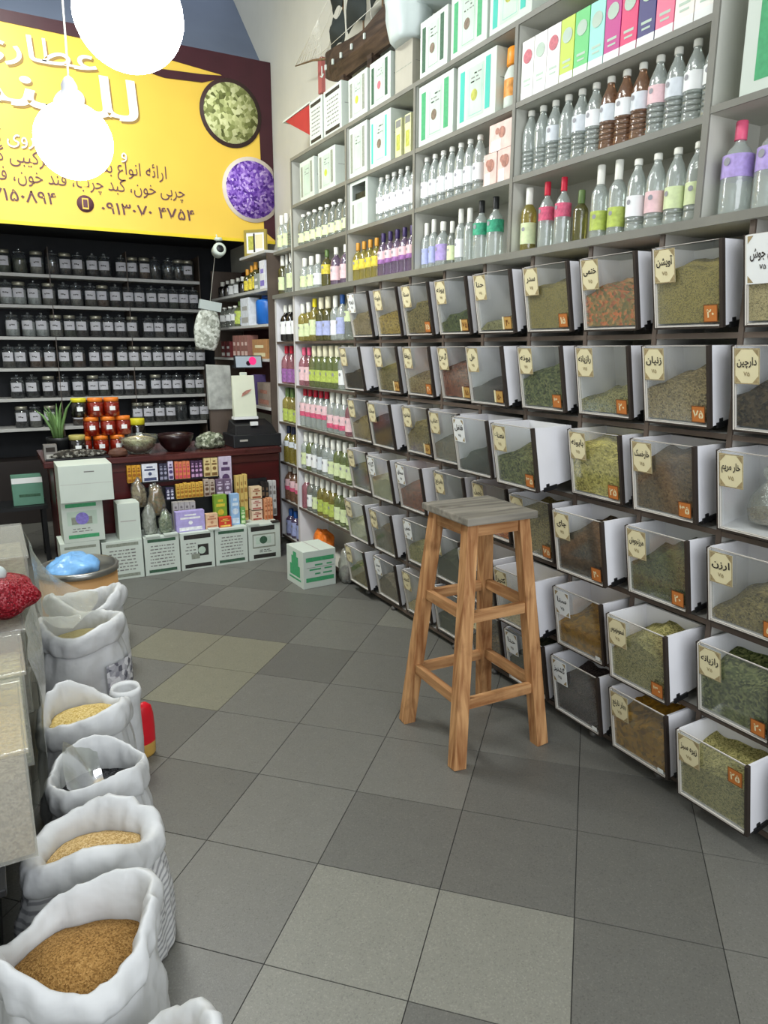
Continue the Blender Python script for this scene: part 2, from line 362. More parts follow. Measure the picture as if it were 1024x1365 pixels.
# ------------------------------------------------------------------ hanging lamps
glow = emit('lamp_glow', (246, 250, 255), 24.0)
def lamp(x, y, z, r, label):
    o = thing('hanging_lamp', label, 'lamp', (x, y, z), group='glowing lamps with their glare, on cords')
    MB().ball((0, 0, 0), r, r, r*0.95, glow, 32, 20).build('bulb_and_glare', o)  # ball enlarged beyond the bulb so its shape takes in the glare
    MB().lathe([(0.03, r*0.94), (0.036, r*0.98), (0.036, r*0.95+0.07), (0.02, r*0.95+0.10), (0.006, r*0.95+0.11)], 16, plain('lamp_socket', (120, 122, 126), 0.5)).build('lamp_socket', o)
    MB().tube([(0, 0, r+0.06), (0.004, 0, r+0.5), (0, 0, 4.8-z)], 0.005, 6, plain('lamp_cord', (160, 160, 150), 0.6)).build('cord', o)
lamp(0.70, 3.5, 2.99, 0.225, 'round glowing white lamp with its glare, hanging highest, over the top edge of the sign')
lamp(0.49, 3.9, 2.565, 0.175, 'round glowing white lamp with its glare, hanging lower, in front of the sign lettering')

# ------------------------------------------------------------------ right-hand wall furniture
XF, XB = 2.118, 2.388
Y0C, DY, WD = 4.187, 0.3404, 0.267
ROWT = [1.958, 1.628, 1.306, 0.982, 0.660, 0.327]
ROWB = [1.687, 1.362, 1.037, 0.714, 0.379, 0.066]
def board(parent, y0, y1, z0, z1, edge, inner, x0=XF, x1=XB-0.008):
    b = MB(); b.box(x0+0.006, x1, y0, y1, z0, z1, inner); b.box(x0, x0+0.006, y0, y1, z0, z1, edge); return b.build('shelf_board', parent)
def upright(parent, y0, y1, z0, z1, edge, inner, x0=XF, x1=XB-0.008):
    b = MB(); b.box(x0+0.006, x1, y0, y1, z0, z1, inner); b.box(x0-0.002, x0+0.006, y0, y1, z0, z1, edge); return b.build('upright', parent)
dc = thing('drawer_cabinet', 'wall-long cabinet of tilting glass-fronted herb drawers, dark edged', 'cabinet', (0, 0, 0))
YN = Y0C - 10*DY + 0.012
MB().box(XB-0.010, XB-0.002, YN, 4.215, 0.05, 2.02, grey_lam).build('back_panel', dc)
for c in range(0, 11):
    y = Y0C - c*DY + 0.012 + (0.0 if c else 0.0)
    upright(dc, y, y+0.018, 0.045, 2.02, dark_edge, grey_lam)
for r in range(6): board(dc, YN, 4.199, ROWB[r]-0.034, ROWB[r]-0.016, dark_edge, grey_lam)
fe = plain('caster_grey', (96, 94, 90), 0.4, 0.3)
for k in range(9):
    y = 4.05-k*0.345
    q = MB(); q.lathe([(0.016, 0.0), (0.019, 0.004), (0.019, 0.02), (0.010, 0.024), (0.010, 0.034)], 14, fe, (XF+0.012, y, 0)); q.build('foot', dc)

bs = thing('bottle_cabinet', 'open cabinet of two bottle columns at the far end of the drawers', 'cabinet', (0, 0, 0))
MB().box(XB-0.010, XB-0.002, 4.217, 5.64, 0.03, 2.02, shelf_in).build('back_panel', bs)
for y0, y1 in ((5.622, 5.64), (5.23, 5.25)): upright(bs, y0, y1, 0.03, 2.02, plain('pale_edge', (206, 202, 198), 0.5), white_lam)
for z in (1.673, 1.34, 1.03, 0.696, 0.375, 0.062): board(bs, 5.25, 5.622, z-0.018, z, dark_edge, shelf_in)
for z in (1.673, 1.34, 1.03, 0.696, 0.375): board(bs, 4.218, 5.23, z-0.018, z, dark_edge, shelf_in)
board(bs, 4.218, 5.23, 0.03, 0.06, dark_edge, shelf_in)

su = thing('wall_shelf', 'tall pale open wall shelf of bottles and cartons above the drawers', 'shelf', (0, 0, 0))
ZL = [2.0356, 2.35, 2.645, 2.964]
MB().box(XB-0.010, XB-0.002, 0.80, 5.24, 2.01, 2.97, shelf_in).build('back_panel', su)
board(su, 0.80, 5.64, 2.006, 2.0356, shelf_edge, shelf_in, XF-0.02)
for z in ZL[1:3]: board(su, 1.692, 5.222, z-0.022, z, shelf_edge, shelf_in)
board(su, 1.692, 5.24, 2.942, 2.964, shelf_edge, shelf_in)
for z in (2.372, 2.90): board(su, 0.80, 1.692, z-0.022, z, shelf_edge, shelf_in)
for y in (4.32, 3.50, 2.674): upright(su, y-0.010, y+0.010, 2.0357, 2.942, shelf_edge, shelf_in)
upright(su, 1.680, 1.704, 2.0357, 3.45, shelf_edge, shelf_in)
upright(su, 5.222, 5.24, 2.0357, 2.941, shelf_edge, shelf_in)
upright(su, 5.24-0.0, 5.255, 2.0357, 2.62, plain('pale_panel', (205, 208, 200), 0.6), shelf_in)
board(su, 5.256, 5.64, 2.34, 2.362, shelf_edge, shelf_in)
MB().box(XB-0.010, XB-0.002, 5.256, 5.64, 2.036, 2.62, shelf_in).build('back_panel', su)

# ------------------------------------------------------------------ herb drawers
H = dict(
 tan=[(92, 84, 66), (126, 116, 92), (150, 140, 116)], yel=[(96, 84, 40), (142, 126, 64), (168, 152, 92)], olv=[(74, 70, 46), (110, 104, 72), (142, 134, 98)],
 grn=[(44, 54, 36), (70, 82, 54), (96, 106, 74)], leaf=[(46, 56, 38), (82, 96, 66), (124, 134, 98)], olp=[(112, 106, 66), (134, 128, 80), (150, 142, 92)],
 petal=[(150, 70, 36), (196, 112, 64), (120, 110, 62), (92, 92, 52), (200, 150, 100)], bei=[(140, 136, 112), (164, 158, 132), (178, 172, 148)],
 brn=[(58, 48, 38), (88, 76, 60), (112, 98, 78)], red=[(70, 30, 22), (108, 58, 40), (132, 76, 52)], prp=[(40, 36, 42), (66, 60, 68), (84, 76, 84)],
 lgt=[(96, 100, 66), (134, 136, 98), (160, 160, 124)], drk=[(34, 30, 26), (58, 50, 44), (80, 70, 60)], blk=[(18, 19, 20), (30, 31, 32), (44, 45, 44)],
 ygr=[(128, 130, 70), (164, 164, 96), (196, 194, 132)], gry=[(88, 84, 82), (112, 108, 104), (128, 124, 120)], org=[(140, 70, 26), (190, 110, 48), (110, 70, 40)],
 wht=[(170, 168, 160), (200, 198, 190), (214, 212, 206)], mus=[(120, 92, 28), (158, 124, 48), (98, 84, 44)], gyl=[(100, 104, 84), (128, 132, 108), (150, 152, 130)],
 dgr=[(44, 52, 44), (60, 68, 58), (74, 82, 70)])
HN = dict(tan='tan herb', yel='yellow-brown herb', olv='olive-brown herb', grn='dark green herb', leaf='green leaf', olp='olive powder', petal='orange and green petals',
 bei='beige powder', brn='brown herb', red='red-brown herb', prp='purple-grey powder', lgt='pale green herb', drk='dark brown herb', blk='black powder', ygr='yellow-green seed',
 gry='grey powder', org='orange-brown pods', wht='white powder', mus='mustard-yellow leaf', gyl='grey-green herb', dgr='dark green powder')
SCL = dict(olp=330, bei=330, prp=240, blk=280, gry=260, wht=260, dgr=260, leaf=115, petal=92, mus=60, org=65, ygr=130, red=120, brn=150, drk=105, lgt=210, olv=170, tan=180, yel=140, grn=140, gyl=180)
H = {k_: [(min(255, int(a*1.08*(.80 if i_ == 0 else 1.08))), int(b_*1.02*(.80 if i_ == 0 else 1.08)), int(c_*.88*(.80 if i_ == 0 else 1.08))) for i_, (a, b_, c_) in enumerate(v_)] for k_, v_ in H.items()}
G = [  # rows from the top: (herb, fill, label paper, tag)
 [('tan', .50, 'w', 0), ('yel', .52, 'c', 0), ('olv', .60, 'c', 'o'), ('grn', .32, 'c', 'g'), ('gyl', .16, 'c', 'g'), ('olp', .74, 'c', 'o'), ('petal', .54, 'c', 0), ('olp', .74, 'c', 'o'), ('bei', .78, 'W', 0)],
 [('drk', .48, 'c', 0), ('olv', .52, 'c', 'g'), ('tan', .42, 'c', 'o'), ('red', .64, 'c', 'g'), ('prp', .36, 'c', 'g'), ('leaf', .56, 'c', 'o'), ('lgt', .34, 'c', 'o'), ('tan', .52, 'c', 'o'), ('drk', .50, 'c', 0)],
 [('olv', .55, 'c', 0), ('blk', .66, 'c', 0), ('olv', .62, 'c', 'g'), ('brn', .48, 'c', 0), ('blk', .36, 'w', 0), ('leaf', .50, 'c', 'o'), ('ygr', .74, 'c', 'o'), ('brn', .74, 'c', 'o'), ('bag', .0, 'c', 0)],
 [('brn', .60, 'c', 0), ('gyl', .58, 'w', 0), ('red', .50, 'w', 0), ('gry', .40, 'c', 0), ('org', .45, 'c', 0), ('olv', .72, 'c', 'o'), ('drk', .66, 'c', 'o'), ('grn', .62, 'c', 'o'), ('olv', .38, 'c', 'o')],
 [('gyl', .50, 'c', 0), ('brn', .60, 'c', 0), ('lgt', .44, 'w', 0), ('dgr', .50, 'c', 0), ('brn', .50, 'c', 0), ('wht', .42, 'c', 0), ('mus', .42, 'w', 't'), ('lgt', .66, 'c', 'o'), ('leaf', .66, 'c', 'o')],
 [('olv', .56, 'c', 0), ('gry', .54, 'w', 0), ('bei', .42, 'c', 0), ('dgr', .40, 'c', 0), ('brn', .50, 'c', 0), ('dgr', .60, 'w', 0), ('prp', .60, 'w', 't'), ('mus', .62, 'c', 't'), ('lgt', .66, 'c', 'O')]]
XT = [[2.125, 2.127, 2.118, 2.115, 2.107, 2.119, 2.117, 2.121, 2.128], [2.063, 2.129, 2.131, 2.14, 2.076, 2.109, 2.119, 2.11, 2.126],
      [2.12, 2.086, 2.131, 2.093, 2.007, 1.98, 2.109, 2.089, 2.106], [2.115, 2.081, 2.089, 2.132, 2.137, 2.099, 2.048, 2.099, 2.11],
      [2.092, 2.098, 2.144, 2.12, 2.063, 2.023, 2.077, 2.034, 2.108], [2.091, 2.13, 2.14, 2.14, 2.128, 2.104, 2.088, 2.08, 2.047]]
WORDS = [['زیره', 'بابونه', 'سنا', 'پونه', 'حنا', 'سدر', 'ختمی', 'آویشن', 'گل جوش'], ['نعنا', 'مرزه', 'زوفا', 'گل سرخ', 'هل', 'پونه', 'رازیانه', 'زنیان', 'دارچین'],
         ['شوید', 'میخک', 'شاهتره', 'عناب', 'فلفل', 'نعناع', 'بابونه', 'خارخسک', 'خار مریم'], ['کنجد', 'گزنه', 'سماق', 'بادرنج', 'زنجبیل', 'ریحان', 'چای', 'مرزنجوش', 'ارزن'],
         ['پونه', 'زوفا', 'خطمی', 'حنا', 'جو', 'کتیرا', 'سنا', 'اسطوخودوس', 'رازیانه'], ['جعفری', 'سدر', 'کنجد', 'گزنه', 'جو', 'حنا', 'گشنیز', 'بهار نارنج', 'زیره سبز']]
NUM = ['۲۰', '۳۵', '۲۵', '۷۵', '۴۰', '۱۵', '۵۰', '۳۰']
TILT = math.radians(10.1)
for g_, x_, w_, e_ in zip(G, XT, WORDS, [('tan', .6, 'c', 'o'), ('olv', .5, 'c', 'o'), ('lgt', .6, 'c', 'g'), ('brn', .5, 'c', 'o'), ('bei', .6, 'c', 'o'), ('olp', .6, 'c', 'o')]):
    g_.append(e_); x_.append(2.115); w_.append('بابونه')   # the next column, just past the picture's edge
# shared drawer pieces (local: x along the wall, y into the wall, z up)
hw = WD/2; DH = 0.272; DD = 0.205
_b = MB()
for sx in (-1, 1):
    x0, x1 = (-hw, -hw+0.008) if sx < 0 else (hw-0.008, hw)
    _b.prism([(0.006, 0.004), (DD, 0.010), (DD, DH-DD*math.tan(TILT)+0.004), (0.006, DH-0.001)], x0, x1, white_lam, 'yz')
_b.hexa([(-hw+.008, 0.006, 0.004), (hw-.008, 0.006, 0.004), (hw-.008, DD, 0.010), (-hw+.008, DD, 0.010)], [(-hw+.008, 0.006, 0.010), (hw-.008, 0.006, 0.010), (hw-.008, DD, 0.016), (-hw+.008, DD, 0.016)], white_lam)
_b.box(-hw+.008, hw-.008, DD-0.008, DD, 0.016, DH-DD*math.tan(TILT)+0.004, white_lam)
body_me = _b.mesh('bin_body')
_b = MB(); strip = plain('pale_glass_strip', (216, 211, 202), .4, var=.04)
_b.box(-hw-.003, -hw+.002, -0.006, 0.010, 0.0, DH, dark_metal); _b.box(-hw+.002, -hw+.0095, -0.0064, 0.006, 0.004, DH-.002, strip)
_b.box(hw-.0085, hw+.003, -0.006, 0.010, 0.0, DH, dark_metal)
_b.box(-hw+.002, hw-.0085, -0.006, 0.010, -.002, 0.005, dark_metal); _b.box(-hw+.0095, hw-.0085, -0.0062, 0.004, 0.005, 0.0105, strip)
_b.box(-hw+.0095, hw-.0085, -0.001, 0.005, DH-0.003, DH, strip)
frame_me = _b.mesh('front_frame', 0.0008)
pane_me = MB().box(-hw+.0115, hw-.010, 0.0005, 0.0035, 0.0125, DH-0.006, glass_pane).mesh('glass_pane')
latch_me = MB().box(hw-0.001, hw+0.006, 0.03, 0.10, -0.006, 0.012, black).box(hw-0.002, hw+0.004, 0.045, 0.06, 0.012, 0.024, black).mesh('latch')
def contents_mesh(herb, fill, seed):
    m = granular('herb_'+herb, H[herb], SCL.get(herb, 130)); rr = random.Random(seed); k1, k2, p1 = rr.uniform(4, 9), rr.uniform(8, 16), rr.uniform(0, 6)
    hm = fill*DH; amp = 0.012+0.010*rr.random(); sl = rr.uniform(-0.15, 0.25)
    nx, ny = 16, 6; V = []; F = []
    xa, xb, ya, yb = -hw+0.0085, hw-0.0085, 0.0045, DD-0.009
    for j in range(ny+1):
        for i in range(nx+1):
            x = xa+(xb-xa)*i/nx; y = ya+(yb-ya)*j/ny
            z = hm+amp*math.sin(k1*x*3+p1)+0.006*math.sin(k2*x*6+p1*2+y*30)+sl*x*0.35+(y-ya)*0.10-amp*2*abs(x)/hw
            if SCL.get(herb, 130) < 100: z += rr.uniform(-.006, .006)
            V.append((x, y, max(0.018, min(z, DH-0.03-(y*math.tan(TILT)*.9)))))
    n = len(V); V += [(x, y, 0.0165) for x, y, z in V]
    for j in range(ny):
        for i in range(nx):
            a = j*(nx+1)+i; F.append((a, a+1, a+nx+2, a+nx+1))
    for i in range(nx): F.append((i, i+n, i+n+1, i+1)); a = ny*(nx+1)+i; F.append((a, a+1, a+1+n, a+n))
    for j in range(ny):
        a = j*(nx+1); F.append((a, a+nx+1, a+nx+1+n, a+n)); a += nx; F.append((a, a+n, a+nx+1+n, a+nx+1))
    q = MB(); q.add(V, F, m, False); return q.mesh('contents')
def label_piece(parent, kind, word):
    big = kind == 'W'
    x0, x1, z0, z1 = (-hw+0.008, -hw+0.115, DH-0.145, DH-0.002) if big else (-hw+0.010, -hw+0.094, DH-0.118, DH-0.008)
    pm = cream if kind == 'c' else paper
    q = MB(); q.box(x0, x1, -0.0075, -0.0064, z0, z1, pm); cx, cz = (x0+x1)/2, (z0+z1)/2
    for ax in (0, 1):
        for az in (0, 1):
            X = x0+0.004 if ax == 0 else x1-0.004; Z = z0+0.004 if az == 0 else z1-0.004; ex = 0.019*(1 if ax == 0 else -1); ez = 0.022*(1 if az == 0 else -1)
            q.add([(X, -0.0079, Z), (X+ex, -0.0079, Z), (X, -0.0079, Z+ez)], [(0, 1, 2)], orn)
    if kind == 'c':
        for (a0, a1, b0, b1) in ((x0, x1, z0, z0+0.003), (x0, x1, z1-0.003, z1), (x0, x0+0.003, z0, z1), (x1-0.003, x1, z0, z1)): q.quad((a0, -0.0078, b0), (a1, -0.0078, b0), (a1, -0.0078, b1), (a0, -0.0078, b1), orn)
    lb = q.build('name_label', parent)
    q = MB(); wt = min(0.066, 0.014*len(word)+0.012)*(1.25 if big else 1)
    put_text(q, word, cx, cz+0.004, -0.0085, ink, h=0.024*(1.2 if big else 1), wdt=wt, align='c', bold=0.02)
    put_text(q, '۷۵', cx, cz-0.030, -0.0085, orn if kind == 'c' else ink, h=0.014, align='c', bold=0.02)
    q.build('lettering', lb)
def tag_piece(parent, kind, n):
    top = kind == 'O'
    x0, x1 = hw-0.066, hw-0.014; z0, z1 = (DH-0.090, DH-0.032) if top else (0.018, 0.074)
    if kind == 't': MB().box(x1-0.028, x1-0.002, -0.0072, -0.0064, 0.016, 0.034, paper).build('price_tag', parent); return
    q = MB(); q.box(x0, x1, -0.0072, -0.0064, z0, z1, tag_br); q.box(x0+.003, x1-.003, -0.0078, -0.0070, z0+.003, z1-.003, tag_gold if kind == 'g' else tag_or)
    if kind == 'g': q.box(x0-0.012, x0, -0.0072, -0.0064, z0, z1, cream)
    tg = q.build('price_tag', parent)
    q = MB(); put_text(q, n, (x0+x1)/2, (z0+z1)/2-0.012, -0.0084, cream if kind != 'g' else tag_br, h=0.026, align='c', bold=0.03); q.build('numeral', tg)
k = 0
for r in range(6):
    for c in range(10):
        herb, fill, lk, tg = G[r][c]
        xt = XF - 0.068 + (XT[r][c]-2.12)*0.967; xb = xt + DH*math.sin(TILT)
        yl = Y0C - c*DY
        nm = HN.get(herb, 'a knotted plastic bag')
        lab = 'glass-front bin of %s, %s row down, %s along from the bottle columns' % (nm, ORD[r+1], ORD[c+1])
        o = thing('herb_bin', lab, 'bin', (xb, yl-hw, ROWB[r]), (TILT, 0, -PI/2), 'tilting glass-front herb bins')
        part('bin_body', body_me, o); part('front_frame', frame_me, o); part('glass_pane', pane_me, o)
        if herb != 'bag': part('contents', contents_mesh(herb, fill, 11*r+c), o)
        label_piece(o, lk, WORDS[r][c])
        if tg: tag_piece(o, tg, {(0, 7): '۲۰', (1, 7): '۷۵', (2, 7): '۳۵', (3, 7): '۲۰'}.get((r, c), NUM[k % len(NUM)]))
        part('latch', latch_me, o); k += 1
        if herb == 'bag':
            g = thing('seed_bag', 'knotted clear bag of tan seeds standing inside an otherwise empty third-row bin', 'bag', (xb+0.080, yl-hw+0.020, ROWB[r]+0.030))
            q = MB(); q.lathe([(0.03, 0), (0.058, .010), (0.066, .05), (0.058, .09), (0.03, .125), (0.014, .14), (0.03, .165), (0.026, .185)], 20, film, sy=0.95); q.build('plastic_bag', g)
            MB().lathe([(0.028, 0.002), (0.054, .011), (0.062, .045), (0.04, .052), (0.001, .058)], 20, granular('tan_seed', [(132, 100, 62), (176, 142, 96), (206, 176, 130)], 160)).build('contents', g)

# ------------------------------------------------------------------ bottles
def col_plain(n, c, rough=0.4): return plain(n, c, rough, var=0.05)
CAPS = dict(w=col_plain('cap_white', (236, 236, 226)), red=col_plain('cap_red', (200, 34, 60)), pink=col_plain('cap_pink', (226, 96, 130)), org=col_plain('cap_amber', (206, 146, 52)),
            prp=col_plain('cap_purple', (58, 44, 92)), blk=col_plain('cap_black', (34, 36, 36)), yel=col_plain('cap_yellow', (222, 206, 30)), blu=col_plain('cap_blue', (40, 84, 150)),
            bei=col_plain('cap_ivory', (226, 220, 188)), grn=col_plain('cap_green', (96, 120, 66)), nav=col_plain('cap_navy', (40, 50, 84)))
CAPN = dict(w='white', red='red', pink='pink', org='amber', prp='purple', blk='black', yel='yellow', blu='blue', bei='ivory', grn='green', nav='navy')
GL = dict(clr=pet, yel=glass('yellow_bottle', (236, 226, 150), 0.24, (196, 184, 100), 0.25, 0.1, .2), grn=glass('green_bottle', (206, 220, 170), 0.24, (168, 180, 120), 0.25, 0.1, .2),
          brn=glass('amber_bottle', (222, 190, 164), 0.28, (186, 146, 118), 0.25, 0.1, .2), olv=glass('olive_bottle', (190, 188, 130), 0.28, (128, 124, 74), 0.25, .1, .2),
          pnk=glass('pink_bottle', (240, 196, 204), 0.22, (214, 150, 164), 0.25, .1, .2), prp=glass('violet_bottle', (214, 196, 220), 0.22, (168, 146, 178), .25, .1, .2),
          drk=glass('dark_bottle', (60, 50, 48), 0.3, (40, 34, 34), .25, .1), gry=glass('grey_bottle', (216, 222, 214), 0.28, (180, 186, 176), .25, .12, .3))
GLN = dict(clr='clear', yel='yellow', grn='green', brn='amber', olv='olive', pnk='pinkish', prp='violet', drk='dark', gry='greyish')
LB = dict(w=plain('label_white', (238, 240, 240), .5), lil=plain('label_lilac', (176, 156, 214), .5, var=.15, scale=60), lime=plain('label_lime', (180, 196, 96), .5, var=.2, scale=60),
          ros=plain('label_rose', (208, 92, 122), .5, var=.3, scale=60), grn=plain('label_green', (60, 160, 124), .5, var=.35, scale=50), pal=plain('label_pale_green', (214, 226, 178), .5, var=.1, scale=50),
          sil=plain('label_silver', (214, 220, 226), .4, var=.08, scale=40), pnk=plain('label_pink', (232, 196, 200), .5, var=.1, scale=50), yel=plain('label_yellow', (214, 196, 70), .5, var=.25, scale=60),
          blu=plain('label_blue', (172, 180, 220), .5, var=.12, scale=50), pur=plain('label_purple', (150, 100, 160), .5, var=.3, scale=60))
PROTO = {}
def bottle_meshes(shape, h, r, gl, cap, lab, z0, z1):
    key = (shape, round(h, 3), round(r, 4), gl, cap, lab, z0, z1)
    if key in PROTO: return PROTO[key]
    if shape == 'water':
        pr = [(r*.55, 0), (r*.9, .004), (r, .016)]
        nr = 5
        for i in range(nr):
            za = h*(.08+.34*i/nr); pr += [(r, za+.002), (r*.955, za+.010), (r*.955, za+.014), (r, za+.022)]
        pr += [(r, h*.50), (r*.985, h*.62), (r*.9, h*.70), (r*.66, h*.79), (r*.42, h*.86), (r*.36, h*.90), (r*.36, h*.93)]
        cr, c0 = r*.42, h*.915
    elif shape == 'flask':
        pr = [(r*.6, 0), (r*.96, .004), (r, .014), (r*1.0, h*.52), (r*.96, h*.60), (r*.70, h*.70), (r*.36, h*.76), (r*.30, h*.80), (r*.30, h*.84)]
        cr, c0 = r*.38, h*.80
    else:  # slim
        pr = [(r*.6, 0), (r*.96, .004), (r, .012), (r, h*.58), (r*.94, h*.64), (r*.66, h*.70), (r*.40, h*.75), (r*.36, h*.80)]
        cr, c0 = r*.46, h*.74
    body = MB().lathe(pr, 18, GL[gl]).mesh('bottle_body')
    cp = MB().lathe([(cr, c0), (cr*1.02, c0+.002), (cr*1.0, h-.003), (cr*.9, h)], 14, CAPS[cap]).mesh('cap')
    lm = None
    if lab:
        q = MB(); zz0, zz1 = z0*h, z1*h
        q.lathe([(r*1.012, zz0), (r*1.012, zz1)], 18, LB[lab] if isinstance(lab, str) else LB[lab[0]], capb=False, capt=False)
        if not isinstance(lab, str):
            zm = zz0+(zz1-zz0)*.35; q.lathe([(r*1.02, zz0), (r*1.02, zm)], 18, LB[lab[1]], capb=False, capt=False)
        # a darker printed emblem facing the aisle
        q.M = Matrix.Translation((-r*1.03, 0, (zz0+zz1)/2+.2*(zz1-zz0))); e = min(r*.26, (zz1-zz0)*.2)
        q.disc((0, 0, 0), e, plain('label_emblem', (150, 150, 156), .6), 12, 'yz')
        lm = q.mesh('printed_label')
    PROTO[key] = (body, cp, lm); return PROTO[key]
def bottle(x, y, z, shape, h, r, gl, cap, lab, z0, z1, label, group):
    b, c, l = bottle_meshes(shape, h, r, gl, cap, lab, z0, z1)
    o = thing('bottle', label, 'bottle', (x, y, z), (0, 0, random.uniform(-.25, .25)), group)
    part('bottle_body', b, o); part('cap', c, o)
    if l: part('printed_label', l, o)
    return o
def blabel(gl, cap, i, where): return '%s bottle with %s cap, %s from counter end, %s' % (GLN[gl], CAPN[cap], ORD[i], where)
def row(items, ys, x, z, where, group):
    for i, (it, y) in enumerate(zip(items, ys)):
        sh, h, r, gl, cap, lab, z0, z1 = it
        if 'column' in group or 'beside the drawers' in group: h = min(.298, h*1.14); r = min(.047, r*1.12)
        bottle(x, y, z+.001, sh, h, r, gl, cap, lab, z0, z1, blabel(gl, cap, i+1, where), group)
W = lambda gl='clr', cap='w', lab='sil', h=.262, r=.035, z0=.40, z1=.62: ('water', h, r, gl, cap, lab, z0, z1)
FL = lambda gl, cap, lab, h=.25, r=.036, z0=.14, z1=.5: ('flask', h, r, gl, cap, lab, z0, z1)
SL = lambda gl, cap, lab, h=.25, r=.027, z0=.12, z1=.45: ('slim', h, r, gl, cap, lab, z0, z1)
ys13 = [2.630-.0755*i for i in range(13)]
row([W(lab=None), W(lab=None), W(), W(lab=None), W(), W(lab='w'), W('brn'), W('brn', lab='w'), W('brn', lab='sil'), W(lab='pnk'), W(lab='sil'), W(lab='w'), W(lab='w')], ys13, XF+.062, 2.35, 'shelf under the coloured slim boxes', 'water bottles under the slim boxes')
row([SL('yel', 'w', 'pal', .265, .034), FL('clr', 'red', 'ros', .268, .034, .42, .62), FL('clr', 'red', 'ros', .268, .034, .42, .62), SL('olv', 'grn', None, .20, .030), SL('clr', 'w', 'lime', .272, .033, .12, .38), SL('clr', 'w', 'lime', .272, .033, .12, .38), W(lab='w', z0=.22, z1=.5, h=.255), W(lab='pnk', z0=.22, z1=.5, h=.255), W(lab='pal', z0=.22, z1=.5, h=.255), W(lab='pal', z0=.22, z1=.5, h=.255)],
    [2.610, 2.495, 2.395, 2.290, 2.190, 2.100, 2.008, 1.920, 1.835, 1.750], XF+.055, 2.0357, 'second shelf under slim boxes', 'mixed bottles two shelves below the slim boxes')
row([FL('clr', 'pink', ('lil', 'lil'), .285, .048, .40, .64), FL('clr', 'pink', ('lil', 'lil'), .285, .048, .40, .64), FL('clr', 'pink', ('lil', 'lil'), .285, .048, .40, .64)], [1.610, 1.490, 1.372], XF+.07, 2.0357, 'lilac label, bay nearest doorway', 'pink-capped bottles in the bay nearest the doorway')
row([W(lab='w', h=.25, r=.033, z0=.2, z1=.5) for _ in range(7)], [3.455-.078*i for i in range(7)], XF+.055, 2.35, 'beside the pink packets', 'white-labelled bottles beside the pink packets')
row([SL('clr', 'w', 'blu', .24, .028), SL('clr', 'w', 'blu', .25, .028), FL('clr', 'w', 'lil', .225, .040), SL('gry', 'w', 'pal', .215, .026), SL('clr', 'w', 'w', .262, .030), SL('clr', 'w', None, .255, .030), FL('clr', 'blk', 'grn', .272, .040, .42, .62), FL('clr', 'blk', 'grn', .272, .040, .42, .62)],
    [3.455, 3.385, 3.295, 3.212, 3.135, 3.060, 2.965, 2.855], XF+.06, 2.0357, 'two shelves below teal-banded carton', 'bottles two shelves below the teal carton')
row([W(lab='w', h=.25, r=.033, z0=.2, z1=.55) for _ in range(6)], [3.965-.076*i for i in range(6)], XF+.06, 2.35, 'beside the cut-open carton', 'white-labelled bottles beside the cut-open carton')
row([W(lab=None, h=.24, r=.033) for _ in range(6)], [3.945-.076*i for i in range(6)], XF+.155, 2.35, 'rear row by cut-open carton', 'rear row of clear bottles behind the cut-open carton')
row([FL('yel', 'org', 'yel', .235, .036, .30, .55)]*4+[FL('prp', 'prp', ('pnk', 'pur'), .25, .036, .30, .58)]*5, [4.262-.083*i for i in range(9)], XF+.055, 2.0357, 'shelf of amber and purple caps', 'amber and purple capped bottles')
row([W('gry', lab='pal', h=.225, r=.042, z0=.12, z1=.4) for _ in range(8)], [5.155-.105*i for i in range(8)], XF+.06, 2.35, 'under two pale end cartons', 'clear bottles under the pale end cartons')
row([SL('clr', 'w', 'pal', .235, .040), SL('clr', 'w', 'pal', .235, .040), SL('clr', 'w', 'w', .235, .040), FL('olv', 'grn', 'yel', .25, .042, .35, .6), FL('prp', 'w', 'pnk', .25, .042), FL('prp', 'w', 'pnk', .25, .042)], [5.145, 5.02, 4.90, 4.75, 4.60, 4.45], XF+.06, 2.0357, 'lowest shelf beside amber caps', 'bottles on the lowest shelf beside the amber caps')
row([SL('clr', 'w', 'pal', .235, .036), SL('clr', 'w', 'pal', .235, .036), W('gry', lab=None, h=.235, r=.045)], [5.575, 5.475, 5.345], XF+.055, 2.362, 'topping narrow end column', 'bottles topping the narrow end column')
row([SL('olv', 'w', 'pal', .265, .036), SL('gry', 'w', None, .28, .022), FL('gry', 'w', 'pal', .26, .034), FL('gry', 'w', 'pal', .26, .034)], [5.58, 5.495, 5.41, 5.315], XF+.055, 2.0357, 'second shelf of end column', 'bottles on the second shelf of the end column')
wb = 'beside drawers'
row([SL('yel', 'w', 'pal', .24, .036), SL('yel', 'w', 'pal', .245, .036), FL('yel', 'yel', 'pal', .262, .040), SL('olv', 'bei', 'blu', .262, .040), SL('olv', 'bei', 'blu', .265, .040), SL('clr', 'w', 'w', .27, .034), FL('clr', 'blu', 'blu', .285, .040), W('gry', lab='pal', h=.26, r=.040)], [5.175, 5.065, 4.955, 4.835, 4.72, 4.60, 4.49, 4.365], XF+.05, 1.674, 'top shelf '+wb, 'bottles on the top shelf beside the drawers')
row([FL('pnk', 'pink', 'pnk', .25, .040), FL('pnk', 'pink', 'pnk', .25, .040)]+[SL('grn', 'bei', 'lime', .262, .042, .15, .42)]*5+[SL('clr', 'w', 'w', .262, .038)]*2, [5.17-.1*i for i in range(9)], XF+.05, 1.341, 'second shelf down '+wb, 'bottles on the second shelf beside the drawers')
